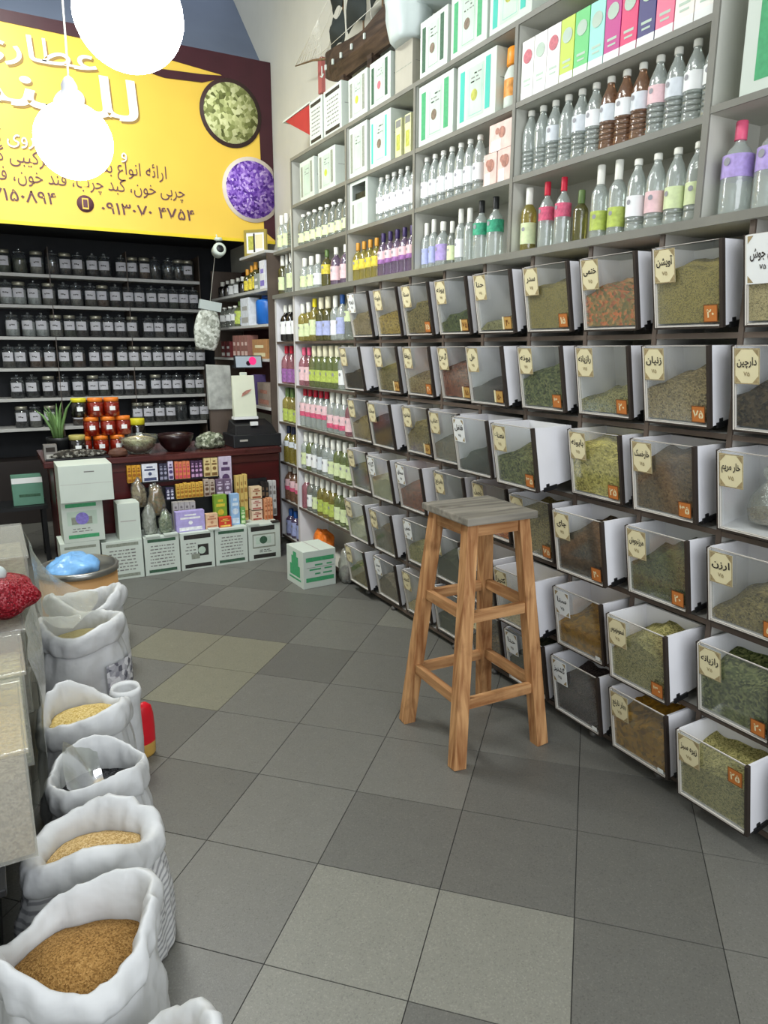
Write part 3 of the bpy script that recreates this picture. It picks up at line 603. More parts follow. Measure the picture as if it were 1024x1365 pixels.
row([FL('clr', 'red', ('pnk', 'ros'), .255, .041, .28, .62)]*5+[SL('clr', 'w', ('pnk', 'ros'), .25, .040)]*3+[SL('pnk', 'w', 'pnk', .25, .040)], [5.165-.1*i for i in range(9)], XF+.05, 1.031, 'third shelf down '+wb, 'rose-labelled bottles on the third shelf beside the drawers')
row([SL('clr', 'w', 'pal', .25, .040), SL('grn', 'w', 'w', .255, .040), SL('clr', 'w', 'w', .26, .040), SL('gry', 'w', 'sil', .26, .040), SL('clr', 'w', 'w', .25, .040), SL('clr', 'w', 'pal', .245, .040), SL('grn', 'w', 'pal', .25, .040), SL('grn', 'w', 'pal', .25, .040), SL('grn', 'w', 'pal', .25, .040)], [5.165-.1*i for i in range(9)], XF+.05, .697, 'fourth shelf down '+wb, 'white-capped bottles on the fourth shelf beside the drawers')
row([SL('pnk', 'w', None, .245, .040), SL('gry', 'w', 'w', .25, .040), SL('gry', 'w', 'pal', .25, .040)]+[SL('yel', 'w', 'lime', .25, .040)]*3+[SL('grn', 'w', 'pal', .25, .040)]*3, [5.165-.1*i for i in range(9)], XF+.05, .376, 'fifth shelf down '+wb, 'white-capped bottles on the fifth shelf beside the drawers')
wa = 'of end column'
row([FL('drk', 'w', 'w', .245, .045, .2, .55)]*3, [5.545, 5.435, 5.32], XF+.055, 1.674, 'third shelf down '+wa, 'dark bottles in the end column')
row([FL('pnk', 'red', ('pur', 'pur'), .265, .045, .05, .4)]*3, [5.545, 5.435, 5.32], XF+.055, 1.341, 'fourth shelf down '+wa, 'red-capped bottles in the end column')
row([SL('yel', 'grn', 'lime', .24, .045, .05, .4)]*3, [5.545, 5.435, 5.32], XF+.055, 1.031, 'fifth shelf down '+wa, 'yellow bottles in the end column')
row([FL('yel', 'nav', 'sil', .28, .045, .45, .6)]*3, [5.545, 5.435, 5.32], XF+.055, .697, 'sixth shelf down '+wa, 'navy-capped bottles in the end column')
row([FL('brn', 'w', ('pnk', 'ros'), .26, .045, .3, .6)]*3, [5.545, 5.435, 5.32], XF+.055, .376, 'seventh shelf down '+wa, 'amber bottles in the end column')
row([SL('prp', 'blu', 'blu', .20, .040, .1, .6)]*3, [5.545, 5.435, 5.32], XF+.055, .063, 'bottom shelf '+wa, 'blue-capped bottles in the end column')

# ------------------------------------------------------------------ cartons
def carton(name, label, x0, x1, y0, y1, z0, z1, face='-x', base=None, rects=(), discs=(), cat='box', group=None, seam=True, bev=0.002):
    q = MB(); base = base or carton_w
    q.box(0, x1-x0, 0, y1-y0, 0, z1-z0, base); me = q.mesh(name, bev)
    X, Y, Z = x1-x0, y1-y0, z1-z0
    q = MB()
    def P(u, v, e): return (-e, Y*(1-u), Z*v) if face == '-x' else (X*u, -e, Z*v)
    for k_, (u0, u1, v0, v1, m) in enumerate(rects):
        e = 0.0006+0.0001*(k_ % 6); q.quad(P(u0, v0, e), P(u1, v0, e), P(u1, v1, e), P(u0, v1, e), m)
    asp = (Y if face == '-x' else X)/Z
    for k_, (u, v, rr, m) in enumerate(discs):
        e = 0.0015+0.0002*k_; rr = min(rr, .40*asp); q.add([P(u+rr/asp*math.cos(2*PI*i/14), v+rr*math.sin(2*PI*i/14), e) for i in range(14)], [tuple(range(14))], m)
    if seam:
        if face == '-x': q.quad((X*.1, -.0006, Z*.55), (X*.95, -.0006, Z*.55), (X*.95, -.0006, Z*.56), (X*.1, -.0006, Z*.56), ink_soft)
        q.quad((X*.48, .002, Z+.0006), (X*.52, .002, Z+.0006), (X*.52, Y-.002, Z+.0006), (X*.48, Y-.002, Z+.0006), grey_lam)
    q2 = MB(); bm = bmesh.new(); bm.from_mesh(me); q2.v = [tuple(v.co) for v in bm.verts]; bm.verts.index_update()
    for f in bm.faces: q2.f.append(tuple(v.index for v in f.verts)); q2.mi.append(0); q2.sm.append(False)
    bm.free(); bpy.data.meshes.remove(me); q2.mats = [base]; kb = len(q2.v)
    q2.v += q.v
    for f, mi in zip(q.f, q.mi): q2.f.append(tuple(a+kb for a in f)); q2.mi.append(q2.midx(q.mats[mi])); q2.sm.append(False)
    o = q2.build(name); o.location = (x0, y0, z0); return tag(o, label, cat, group)
def lines(u0, u1, v0, v1, n, seed, m=ink_soft):
    rr = random.Random(seed); out = []; dv = (v1-v0)/n
    for i in range(n):
        a = u0+rr.uniform(0, .05)
        while a < u1-.03:
            L_ = rr.uniform(.03, .12); out.append((a, min(u1, a+L_), v0+dv*i+dv*.3, v0+dv*i+dv*.65, m)); a += L_+rr.uniform(.02, .04)
    return out
mot = dict(lime=plain('motif_lime', (186, 200, 70), .6, var=.2, scale=60), rose=plain('motif_rose', (196, 110, 120), .6, var=.2, scale=60), brn=plain('motif_brown', (120, 104, 88), .6, var=.3, scale=60),
           ylg=plain('motif_yellow', (176, 178, 80), .6, var=.25, scale=50), lav=plain('motif_lavender', (132, 120, 196), .6, var=.2, scale=60), pal=plain('motif_pale', (186, 204, 188), .6, var=.1))
def vdesign(band, motif, seed, w1=.13):
    fr_ = [(.33, .335, .14, .84, band), (.655, .66, .14, .84, band), (.33, .66, .14, .146, band), (.33, .66, .834, .84, band)]
    return dict(rects=[(.08, .08+w1, .10, .88, band), (.74, .74+w1, .14, .92, band), (.26, .70, .10, .88, mot['pal'])]+fr_+[(.40, .60, .30, .54, motif)]+lines(.36, .64, .62, .80, 3, seed), discs=[(.46, .44, .09, motif)])
def hdesign(band, motif, seed, txt=True):
    rc = [(.10, .90, .86, .94, band), (.10, .90, .06, .14, band)]
    rc += lines(.15, .85, .20, .80, 7, seed) if txt else [(.2, .8, .36, .72, mot['pal'])]+lines(.25, .75, .18, .32, 2, seed)
    return dict(rects=rc, discs=[] if txt else [(.5, .55, .14, motif)])
GC = 'white printed cartons stored on the wall shelf'
cz = 2.965
for (y1, y0, z, h, d, lab) in [
    (4.90, 4.69, cz, .275, hdesign(blk_band, mot['ylg'], 1), 'white carton with dark bands, end of top board beside the red wedge'),
    (4.665, 4.40, cz, .275, hdesign(blk_band, mot['brn'], 2), 'white carton with dark bands, second on top board from red wedge'),
    (4.30, 4.055, cz, .24, vdesign(grey_band, mot['lime'], 3), 'white carton with grey-green bands and lime motif under ship bow'),
    (4.02, 3.78, cz, .24, vdesign(gr_dark, mot['rose'], 4), 'white carton with rose motif and dark green band under ship stern'),
    (3.47, 3.22, cz, .26, vdesign(gr_dark, mot['brn'], 6), 'white carton with dark green bands beside the white plastic sack'),
    (3.19, 2.905, cz, .27, vdesign(gr_band, mot['brn'], 7, .12), 'white carton with bright green bands and brown picture on top board'),
    (2.885, 2.60, cz, .27, vdesign(teal, mot['ylg'], 8, .12), 'white carton with teal bands and yellow motif on top board'),
    (5.09, 4.84, 2.646, .255, vdesign(grey_band, mot['pal'], 9), 'pale carton with grey bands, nearer the counter of two end cartons'),
    (4.77, 4.50, 2.646, .250, vdesign(grey_band, mot['lime'], 10), 'pale carton with greenish motif, second of the two end cartons'),
    (4.295, 4.06, 2.646, .285, vdesign(grey_band, mot['pal'], 11), 'white carton with grey bands on the shelf below the ship bow'),
    (4.02, 3.775, 2.646, .275, vdesign(teal, mot['brn'], 12, .08), 'white carton with pale teal bands on the shelf below the ship'),
    (3.475, 3.16, 2.646, .285, vdesign(gr_band, mot['brn'], 13), 'white carton with green bands and brown picture below the top board'),
    (3.125, 2.825, 2.646, .275, vdesign(teal, mot['ylg'], 14, .12), 'white carton with wide teal bands and olive square motif'),
    (1.59, 1.30, 2.373, .34, dict(rects=[(.16, .36, .10, .88, gr_band), (.62, .9, .3, .6, mot['pal'])], discs=[]), 'white carton with one broad green band in bay nearest the doorway')]:
    carton('carton', lab, XF+.012, XF+.235, y0, y1, z, z+h, '-x', None, d['rects'], d['discs'], group=GC)
carton('kraft_carton', 'plain grey cardboard box on top board under the ship stern', XF+.02, XF+.22, 3.56, 3.74, cz, cz+.235, '-x', carton_k, [(.05, .95, .49, .51, grey_band)], cat='box')
# cut-open carton with a dark mouth and a white box beside it
o = thing('open_carton', 'white carton with a cut-open dark mouth beside the white-labelled bottles', 'box', (XF+.012, 4.05, 2.351))
q = MB(); X, Y, Z = .18, .24, .27
for a in ((0, X, 0, Y, 0, .006), (0, X, 0, .006, .006, Z), (0, X, Y-.006, Y, .006, Z), (X-.006, X, .006, Y-.006, .006, Z), (0, .006, .006, Y-.006, .006, Z*.60), (0, .006, .006, .03, Z*.6, Z), (0, .006, Y-.03, Y-.006, Z*.6, Z), (0, .006, .03, Y-.03, Z*.93, Z), (.006, X-.006, .006, Y-.006, Z-.006, Z)): q.box(*a, carton_w)
q.quad((-.0006, Y*.86, .03), (-.0006, Y*.76, .03), (-.0006, Y*.76, .14), (-.0006, Y*.86, .14), grey_band); q.quad((-.0006, Y*.6, .02), (-.0006, Y*.3, .02), (-.0006, Y*.3, .14), (-.0006, Y*.6, .14), mot['pal'])
q.build('carton_body', o); MB().box(.03, X-.02, .02, Y-.02, .007, Z*.78, plain('dark_packets', (50, 50, 34), .6, var=.4, scale=30)).build('packets_inside', o)
# slim boxes
slim = [('white', (232, 232, 226), 'rose'), ('white', (238, 238, 234), 'pal'), ('white and rose', (236, 232, 230), 'rose'), ('lime', (186, 206, 70), 'pal'), ('green', (96, 196, 112), 'pal'), ('mint', (150, 220, 204), 'pal'),
        ('magenta', (186, 40, 130), 'pal'), ('crimson', (214, 44, 104), 'pal'), ('navy', (52, 46, 110), 'pal'), ('pink', (226, 110, 140), 'pal'), ('ivory', (236, 230, 220), 'rose'), ('ivory', (236, 232, 226), 'pal')]
ys = [2.648-.0785*i for i in range(13)]
for i, (nm, c, mo) in enumerate(slim):
    m = plain('slim_box_%s_%d' % (nm.replace(' ', '_'), i), c, .45, var=.05)
    carton('slim_box', 'slim %s packet box, %s from the counter end in the coloured row' % (nm, ORD[i+1]), XF+.012, XF+.12, ys[i+1]+.004, ys[i], 2.646, 2.646+.225, '-x', m, [(.0, 1, .0, .14, paper), (.2, .8, .3, .34, mot['pal']), (.25, .75, .22, .25, mot['pal'])], [(.5, .72, .12, mot[mo])], group='coloured slim boxes', seam=False, bev=.001)
pk = plain('pink_packet', (226, 196, 186), .5, var=.1, scale=30); pkd = plain('packet_print', (170, 120, 104), .6, var=.3, scale=60)
for (y1, y0, z, h, lab) in ((2.895, 2.80, 2.351, .135, 'pinkish packet, lower and nearer the bottles, of three stacked packets'), (2.792, 2.692, 2.351, .135, 'pinkish packet, lower and beside the divider, of three stacked packets'), (2.86, 2.69, 2.487, .115, 'pinkish packet lying on top of two others beside the divider')):
    carton('pink_packet', lab, XF+.012, XF+.13, y0, y1, z, z+h, '-x', pk, [(.1, .5, .0, .40, paper)], [(.55, .62, .2, pkd), (.35, .7, .12, pkd)], group='stacked pink packets', seam=False)
o = thing('juice_bottle', 'white bottle with orange cap beside the teal-banded carton', 'bottle', (XF+.06, 2.755, 2.646))
MB().lathe([(.03, 0), (.042, .004), (.044, .02), (.044, .14), (.03, .17), (.02, .18)], 18, carton_w).build('bottle_body', o); MB().lathe([(.034, .178), (.036, .18), (.034, .245), (.028, .25)], 18, plain('cap_orange', (240, 150, 40), .4)).build('cap', o); MB().lathe([(.0446, .05), (.0446, .12)], 18, plain('juice_label', (220, 150, 70), .5, var=.3, scale=50), capb=False, capt=False).build('printed_label', o)
for i, (y, lab) in enumerate(((3.70, 'small yellow-green vial box at the end of the carton shelf'), (3.60, 'small yellow-green vial box beside the divider below ship'))):
    carton('vial_box', lab, XF+.02, XF+.09, y-.03, y+.035, 2.646, 2.646+.20, '-x', plain('vial_box_card', (206, 208, 160), .5, var=.1, scale=40), [(.1, .9, .78, .96, ink_soft), (.2, .8, .2, .6, mot['ylg'])], group='vial boxes below the ship', seam=False)
# white plastic sack on the top board
def lumpy(mb, c, rx, ry, rz, m, seed, amp=.12, n=28, k=18, flat=-.7):
    V = []; F = []
    for i in range(k+1):
        ph = PI*i/k
        for j in range(n):
            th = 2*PI*j/n; d_ = Vector((math.sin(ph)*math.cos(th), math.sin(ph)*math.sin(th), -math.cos(ph)))
            s_ = 1+amp*noise.noise(d_*1.8+Vector((seed, 0, 0)))+amp*.5*noise.noise(d_*5+Vector((0, seed, 0)))
            p = d_*s_; V.append((c[0]+p.x*rx, c[1]+p.y*ry, c[2]+max(p.z, flat)*rz))
    for i in range(k):
        for j in range(n): F.append((i*n+j, i*n+(j+1) % n, (i+1)*n+(j+1) % n, (i+1)*n+j))
    return mb.add(V, F, m, True)
wp = plain('white_plastic_sheet', (186, 196, 193), .35, var=.03, bump=.25, bscale=14)
o = thing('plastic_sack', 'big white plastic sack leaning between ship stern and green-banded carton', 'sack', (2.20, 3.62, 3.2))
q = MB(); lumpy(q, (-.04, .02, .22), .13, .15, .32, wp, 3, .14); lumpy(q, (.02, -.30, .27), .14, .42, .20, wp, 8, .16); q.build('sack_body', o)
# model ship
o = thing('model_ship', 'dark wooden model sailing ship with black sails on the top board', 'ornament', (2.235, 4.40, 3.33))
hullm = wood('ship_hull_wood', (40, 30, 24), (74, 58, 46), 'y', .6, 20)
V = []; F = []; ns = 14
for i in range(ns+1):
    s_ = i/ns; y = .46-.94*s_; wd_ = .055*min(1, (s_*3.2)**.6)*(1 if s_ < .9 else .92); zt = .115+.10*(1-s_)**2+.06*max(0, s_-.7)/.3; zb = -.02+.09*(1-min(1, s_*3))**2
    for (a, zz) in ((-1, zt), (-.85, (zt+zb)/2), (-.25, zb), (.25, zb), (.85, (zt+zb)/2), (1, zt)): V.append((a*wd_, y, zz))
for i in range(ns):
    for j in range(5): F.append((i*6+j, i*6+j+1, (i+1)*6+j+1, (i+1)*6+j))
    F.append((i*6+5, i*6, (i+1)*6, (i+1)*6+5))
F += [(0, 1, 2, 3, 4, 5), tuple(range(ns*6, ns*6+6))[::-1]]
q = MB(); q.add(V, F, hullm, False); q.build('hull', o)
for y in (.33, .22, .10, -.05, -.22): MB().box(-.062, -.052, y-.008, y+.008, .07, .10, carton_w).build('port_mark', o, label='white port mark')
q = MB(); q.tube([(-.052, .40, .05), (-.052, .40, .115)], .004, 6, carton_w); q.tube([(-.052, .375, .062), (-.052, .40, .048), (-.052, .425, .062)], .004, 6, carton_w); q.build('anchor', o, label='white anchor')
mast = wood('ship_mast_wood', (84, 66, 46), (130, 104, 74), 'z', .6, 20)
for y, h in ((.18, .62), (-.10, .70), (-.34, .58)): MB().tube([(0, y, .06), (0, y, h)], .006, 8, mast).build('mast', o)
MB().tube([(0, .40, .17), (0, .66, .24), (0, .98, .30)], [.010, .007, .004], 8, mast).build('bowsprit', o)
sail = plain('black_sailcloth', (30, 36, 34), .8, var=.2)
for (y, z0, z1, w0, w1) in ((.20, .16, .36, .15, .12), (.20, .37, .54, .11, .08), (-.06, .19, .42, .19, .15), (-.06, .43, .62, .14, .09), (-.34, .22, .42, .15, .12), (-.34, .43, .56, .10, .08)):
    V = []; F = []
    for i in range(7):
        for j in range(7):
            u, v = i/6, j/6; wd_ = w0+(w1-w0)*v; V.append((-.03-.05*math.sin(PI*u)*math.sin(PI*v), y+(u-.5)*wd_*1.5*(1-.25*(2*v-1)**4), z0+(z1-z0)*v+.03*math.sin(PI*u)*(1-2*v)))
    for i in range(6):
        for j in range(6): F.append((i*7+j, i*7+j+1, (i+1)*7+j+1, (i+1)*7+j))
    V2 = [(x_+.003, y_, z_) for x_, y_, z_ in V]; nn = len(V)
    q = MB(); q.add(V+V2, F+[tuple(a+nn for a in f)[::-1] for f in F], sail, True); q.build('sail', o)
rope = plain('white_rope', (206, 204, 192), .8)
q = MB()
for i in range(9): q.tube([(0, .52+.05*i, .205+.012*i), (0, .56, .46)], .0018, 4, rope)
for i in range(5): q.tube([(0, .54+.0*i, .25+.045*i), (0, .92-.085*i, .29+.033*i)], .0018, 4, rope)
q.build('jib_netting', o, label='fan of white cords over the bowsprit')
q = MB()
for a, b_ in (((0, .18, .60), (0, .98, .30)), ((0, .18, .52), (0, .70, .25)), ((0, -.10, .68), (0, .45, .20)), ((0, -.34, .57), (-.05, -.46, .16)), ((0, -.10, .68), (-.05, -.30, .14)), ((0, .18, .6), (-.05, .02, .13)), ((0, .18, .6), (0, -.10, .45)), ((0, -.10, .68), (0, -.34, .40)), ((-.055, .42, .19), (-.057, -.47, .20))): q.tube([a, b_], .0022, 4, rope)
q.build('rigging', o)
q = MB(); q.box(-.03, .03, -.26, -.20, -.125, -.01, hullm); q.box(-.03, .03, .12, .18, -.125, -.01, hullm); q.build('cradle', o)
# red wedge and red post at the end of the top board
redp = plain('red_paint', (168, 40, 48), .5, var=.08); redw = plain('faded_red_post', (170, 96, 92), .6, var=.1)
o = thing('wall_bracket', 'red wedge-shaped wall bracket with pale sloping top edge beside the cartons', 'bracket', (2.15, 0, 0))
MB().prism([(5.40, 3.255), (4.93, 3.245), (4.93, 3.05)], 0, .235, redp, 'yz').build('wedge', o)
MB().prism([(5.43, 3.262), (4.92, 3.262), (4.92, 3.252), (5.43, 3.250)], -.006, .236, carton_w, 'yz').build('top_strip', o)
o = tag(MB().box(2.36, 2.39, 5.20, 5.26, 3.43, 3.66, redw).build('wall_post'), 'short faded red post on the wall under the ship bowsprit', 'post')
# orange bag on bottom of bottle column, clear bag, small box
q = MB(); lumpy(q, (0, 0, .075), .07, .12, .085, plain('orange_bag', (226, 120, 40), .4, var=.25, scale=25), 5, .25); o = q.build('orange_bag'); o.location = (XF+.11, 5.0, .062); tag(o, 'crumpled orange bag on the bottom shelf behind the green-printed carton', 'bag')
q = MB(); lumpy(q, (0, 0, .10), .05, .075, .14, film, 9, .3); lumpy(q, (0, 0, .06), .04, .06, .06, plain('dusky_contents', (128, 110, 112), .8, var=.3, scale=40), 4, .2); o = q.build('plastic_bag'); o.location = (XF-.01, 4.34, .005); tag(o, 'clear plastic bag slumped beside the lowest drawer and printed carton', 'bag')
carton('carton', 'white carton with green tree print standing alone on the floor', 0, .25, 0, .27, 0, .265, '-x', None, [(.15, .85, .15, .2, gr_band), (.2, .8, .25, .55, gr_band), (.3, .7, .55, .78, gr_band), (.4, .6, .78, .9, gr_band)], [], group=None)
_c = bpy.data.objects['carton.014'] if 'carton.014' in bpy.data.objects else None
for _o in list(COL.objects):
    if _o.get('label', '').startswith('white carton with green tree print'): _c = _o
qq = MB(); e = -.0008
for (a0, a1, b0, b1) in ((.02, .235, .19, .22), (.02, .235, .045, .075)): qq.quad((a0, e, b0), (a1, e, b0), (a1, e, b1), (a0, e, b1), gr_band)
for (a0, a1, b0, b1, m) in lines(.04, .22, .085, .18, 3, 22, gr_band): qq.quad((a0, e, b0), (a1, e, b0), (a1, e, b1), (a0, e, b1), m)
qq.build('printed_side', _c)
_c.location = (1.776, 4.335, 0); _c.rotation_euler = (0, 0, math.radians(3))

# ------------------------------------------------------------------ stool
st = thing('stool', 'tall worn wooden stool with grey seat standing in the aisle', 'stool', (1.69, 2.26, 0), (0, 0, math.radians(-2)))
wz = wood('stool_wood', (142, 92, 54), (206, 158, 108), 'z'); wx = wood('stool_wood_x', (144, 96, 58), (200, 154, 106), 'x'); wy_ = wood('stool_wood_y', (144, 96, 58), (200, 154, 106), 'y')
seatm = wood('worn_grey_seat', (96, 92, 84), (150, 144, 132), 'x', .7, 10)
SH = 1.0; tb, bb = .118, .205
def legp(sx, sy, z): f = z/SH; return Vector((sx*(bb+(tb-bb)*f), sy*(bb+(tb-bb)*f), z))
for sx in (-1, 1):
    for sy in (-1, 1): MB().beam(legp(sx, sy, 0), legp(sx, sy, SH-.028), .056, .052, wz, .050, .048).build('leg', st, .003)
for z, hh in ((.255, .042), (.600, .042), (.945, .055)):
    for sy in (-1, 1): a, b_ = legp(-1, sy, z), legp(1, sy, z); MB().beam(a+Vector((.026, 0, 0)), b_-Vector((.026, 0, 0)), .028, hh, wx, ux=(0, 1, 0)).build('stretcher' if z < .9 else 'apron', st, .002)
    for sx in (-1, 1): a, b_ = legp(sx, -1, z+.012*(z < .9)), legp(sx, 1, z+.012*(z < .9)); MB().beam(a+Vector((0, .026, 0)), b_-Vector((0, .026, 0)), .028, hh, wy_, ux=(1, 0, 0)).build('stretcher' if z < .9 else 'apron', st, .002)
MB().box(-.165, .165, -.172, .172, SH-.030, SH, seatm).build('seat', st, .006)

# ------------------------------------------------------------------ sacks
def striped_cloth():
    m, N, L, b = nt('ribbed_cloth'); b.inputs['Roughness'].default_value = .6
    tc = N.new('ShaderNodeTexCoord'); mp = N.new('ShaderNodeMapping'); mp.inputs['Rotation'].default_value = (0, math.radians(22), math.radians(30)); wv = N.new('ShaderNodeTexWave')
    wv.bands_direction = 'Z'; wv.inputs['Scale'].default_value = 17; wv.inputs['Distortion'].default_value = .6
    L.new(tc.outputs['Object'], mp.inputs['Vector']); L.new(mp.outputs['Vector'], wv.inputs['Vector'])
    r = N.new('ShaderNodeValToRGB'); r.color_ramp.elements[0].position = .2; r.color_ramp.elements[0].color = s2l((150, 150, 152)); r.color_ramp.elements[1].position = .55; r.color_ramp.elements[1].color = s2l((204, 204, 203))
    L.new(wv.outputs['Fac'], r.inputs['Fac']); L.new(r.outputs['Color'], b.inputs['Base Color']); return m
def spl(pts, n):
    out = []
    for i in range(len(pts)-1):
        p0 = pts[max(i-1, 0)]; p1 = pts[i]; p2 = pts[i+1]; p3 = pts[min(i+2, len(pts)-1)]
        for k_ in range(n):
            t_ = k_/n; out.append(tuple(.5*((2*b)+(-a+c)*t_+(2*a-5*b+4*c-d_)*t_*t_+(-a+3*b-3*c+d_)*t_**3) for a, b, c, d_ in zip(p0, p1, p2, p3)))
    out.append(pts[-1]); return out
def sack(label, x, y, h, rx, ry, cont, seed, lean=(0, 0), fill=.80, mound=.02, rimvar=.035, bulge=1.12, inner=.78, spout=None, cloth=None, group='open white woven sacks of grain'):
    o = thing('grain_sack', label, 'sack', (x, y, 0), (0, 0, 0), group); n = 72
    def surf(prof, m, name, wr, closed=True, bottom=False, par=o):
        V = []; F = []; pr = spl(prof, 4)
        for (f, z, wgt) in pr:
            for j in range(n):
                th = 2*PI*j/n; sq = 1+.05*math.cos(4*th+seed)*(1-min(1, z/h)*.6)
                dv = Vector((math.cos(th)*1.4, math.sin(th)*1.4, z*3.2)); w1 = noise.noise(dv+Vector((seed*3.1, 0, 0))); w2 = noise.noise(dv*3.1+Vector((0, seed*2.7, 0))); w3 = noise.noise(Vector((math.cos(th)*5, math.sin(th)*5, z*2+seed)))
                rg = abs(noise.noise(Vector((math.cos(th)*3.4+seed, math.sin(th)*3.4, z*9)))); rg2 = abs(noise.noise(Vector((math.cos(th)*6.5, math.sin(th)*6.5+seed, z*16))))
                ff = f*sq*(1+.07*w1+wr*.06*w2+wr*.05*w3+.10*wr*(rg-.2)+.07*wr*(rg2-.2))
                if spout: da = (th-spout[0]+PI) % (2*PI)-PI; ff *= 1+spout[1]*math.exp(-(da/.42)**2)*max(0, min(1, (z/h-.5)*2.2))
                zz = z+wgt*(rimvar*(math.sin(th*2+seed)+.4*math.sin(3*th+seed*2.3)+.25*w2))
                k_ = z/h
                V.append((ff*rx*math.cos(th)+lean[0]*k_, ff*ry*math.sin(th)+lean[1]*k_, max(0.0, zz)))
        kk = len(pr)
        for i in range(kk-1):
            for j in range(n): F.append((i*n+j, i*n+(j+1) % n, (i+1)*n+(j+1) % n, (i+1)*n+j))
        if bottom: F.append(tuple(range(n))[::-1])
        if closed: F.append(tuple(range((kk-1)*n, kk*n)))
        q = MB(); q.add(V, F, m, True); ob = q.build(name, par); return ob
    b = bulge
    surf([(.80, 0, 0), (.98*b, .004, 0), (1.02*b, .03, 0), (1.03*b, h*.28, 0), (b, h*.55, 0), (1.0, h*.78, .2), (.98, h*.86, .6)], cloth or poly, 'sack_body', .7, False, True)
    i_ = inner
    surf([(.985, h*.80, .4), (1.06, h*.80, .7), (1.10, h*.88, .9), (1.08, h*.97, 1), (1.01, h*1.02, 1), ((1+i_)/2+.02, h*1.02, 1), (i_+.04, h*.96, .8), (i_, h*.84, .3), (i_-.01, h*.62, 0)], poly, 'rolled_rim', .9, False)
    surf([(i_+.005, h*fill*.8, 0), (i_+.01, h*fill*.93, 0), (i_+.005, h*fill, 0), (i_*.75, h*fill+mound*.5, 0), (.3, h*fill+mound, 0), (.05, h*fill+mound*1.1, 0)], cont, 'grain', .4)
    return o
grain = dict(brown=granular('sorghum_grain', [(96, 66, 30), (150, 112, 62), (176, 138, 84)], 320), tan=granular('wheat_grain', [(150, 116, 66), (198, 166, 110), (222, 196, 150)], 260), blk=granular('black_seed', [(14, 14, 15), (34, 34, 36), (90, 90, 92)], 260),
             yel=granular('yellow_lentil', [(170, 140, 72), (206, 180, 112), (224, 204, 150)], 220), bei=granular('beige_meal', [(150, 138, 96), (176, 164, 120), (190, 178, 140)], 400), dim=granular('dim_grain', [(120, 116, 110), (150, 146, 140), (170, 166, 158)], 200))
sack('open white sack with pale lining, farthest in the row, beside the cardboard drum', .325, 3.66, .41, .165, .135, grain['dim'], 1.3, fill=.62)
s2 = sack('open white printed sack of beige meal, second from the cardboard drum', .262, 3.27, .42, .165, .145, grain['bei'], 2.1, fill=.82, rimvar=.02)
s3 = sack('open white sack of yellow lentils with red print, third from the drum', .185, 2.50, .39, .145, .135, grain['yel'], 3.7, fill=.88, mound=.03)
s4 = sack('open white sack of black seeds partly under a clear plastic sheet', .178, 2.10, .385, .135, .130, grain['blk'], 4.4, fill=.80, mound=.01, rimvar=.02, inner=.84)
s5 = sack('open white ribbed sack of tan wheat, third from the camera end', .130, 1.785, .375, .155, .118, grain['tan'], 5.2, lean=(-.015, -.0), fill=.86, mound=.03, bulge=1.18, rimvar=.028, inner=.72, spout=(.1, .12), cloth=striped_cloth())
s6 = sack('open white sack of brown grain, second from the camera end', .050, 1.445, .39, .155, .138, grain['brown'], 6.9, lean=(-.01, .0), fill=.80, mound=.035, rimvar=.04, bulge=1.08, inner=.84, spout=(.45, .24))
s7 = sack('open white sack at the very front, only its rim in view', .115, 1.135, .33, .14, .115, grain['tan'], 8.1, fill=.7)
# print on two sacks (curved patches lying on the cloth)
def patch(parent, rx, ry, th0, th1, z0, z1, m, name='sack_print'):
    V = []; F = []; k_ = 8
    for i in range(k_+1):
        th = th0+(th1-th0)*i/k_
        for z in (z0, z1): V.append((rx*math.cos(th), ry*math.sin(th), z))
    for i in range(k_): F.append((2*i, 2*i+2, 2*i+3, 2*i+1))
    q = MB(); q.add(V, F, m, True); return q.build(name, parent)
pr_g = granular('grey_print', [(60, 60, 72), (150, 150, 160), (226, 226, 230), (232, 232, 236)], 45, .6, 0)
patch(s2, .205, .18, -1.2, -.15, .12, .26, pr_g); patch(s3, .172, .160, -2.0, -1.3, .20, .25, plain('red_print', (206, 110, 116), .6, var=.15))
# small sack and red packet behind the lentil sack
o = thing('small_sack', 'small white rolled sack with dark contents behind the yellow lentil sack', 'sack', (.352, 2.69, 0))
q = MB(); q.lathe([(.04, 0), (.05, .01), (.054, .12), (.05, .25), (.054, .29), (.060, .32), (.052, .345), (.042, .33), (.040, .27)], 24, poly); q.build('sack_body', o); MB().lathe([(.040, .24), (.040, .295), (.02, .30)], 20, grain['blk']).build('grain', o)
o = thing('red_packet', 'bright red and yellow packet leaning by the small sack and lentil sack', 'packet', (.420, 2.74, 0), (0, 0, math.radians(25)))
pk_r = plain('packet_red', (206, 26, 40), .35, var=.1); pk_y = plain('packet_yellow', (200, 160, 80), .4, var=.2)
q = MB(); q.lathe([(.034, 0), (.042, .01), (.044, .06)], 20, pk_y, sy=.5, capt=False); q.lathe([(.044, .06), (.045, .12), (.042, .18), (.034, .215), (.012, .235)], 20, pk_r, sy=.5, capb=False); q.build('packet_body', o)

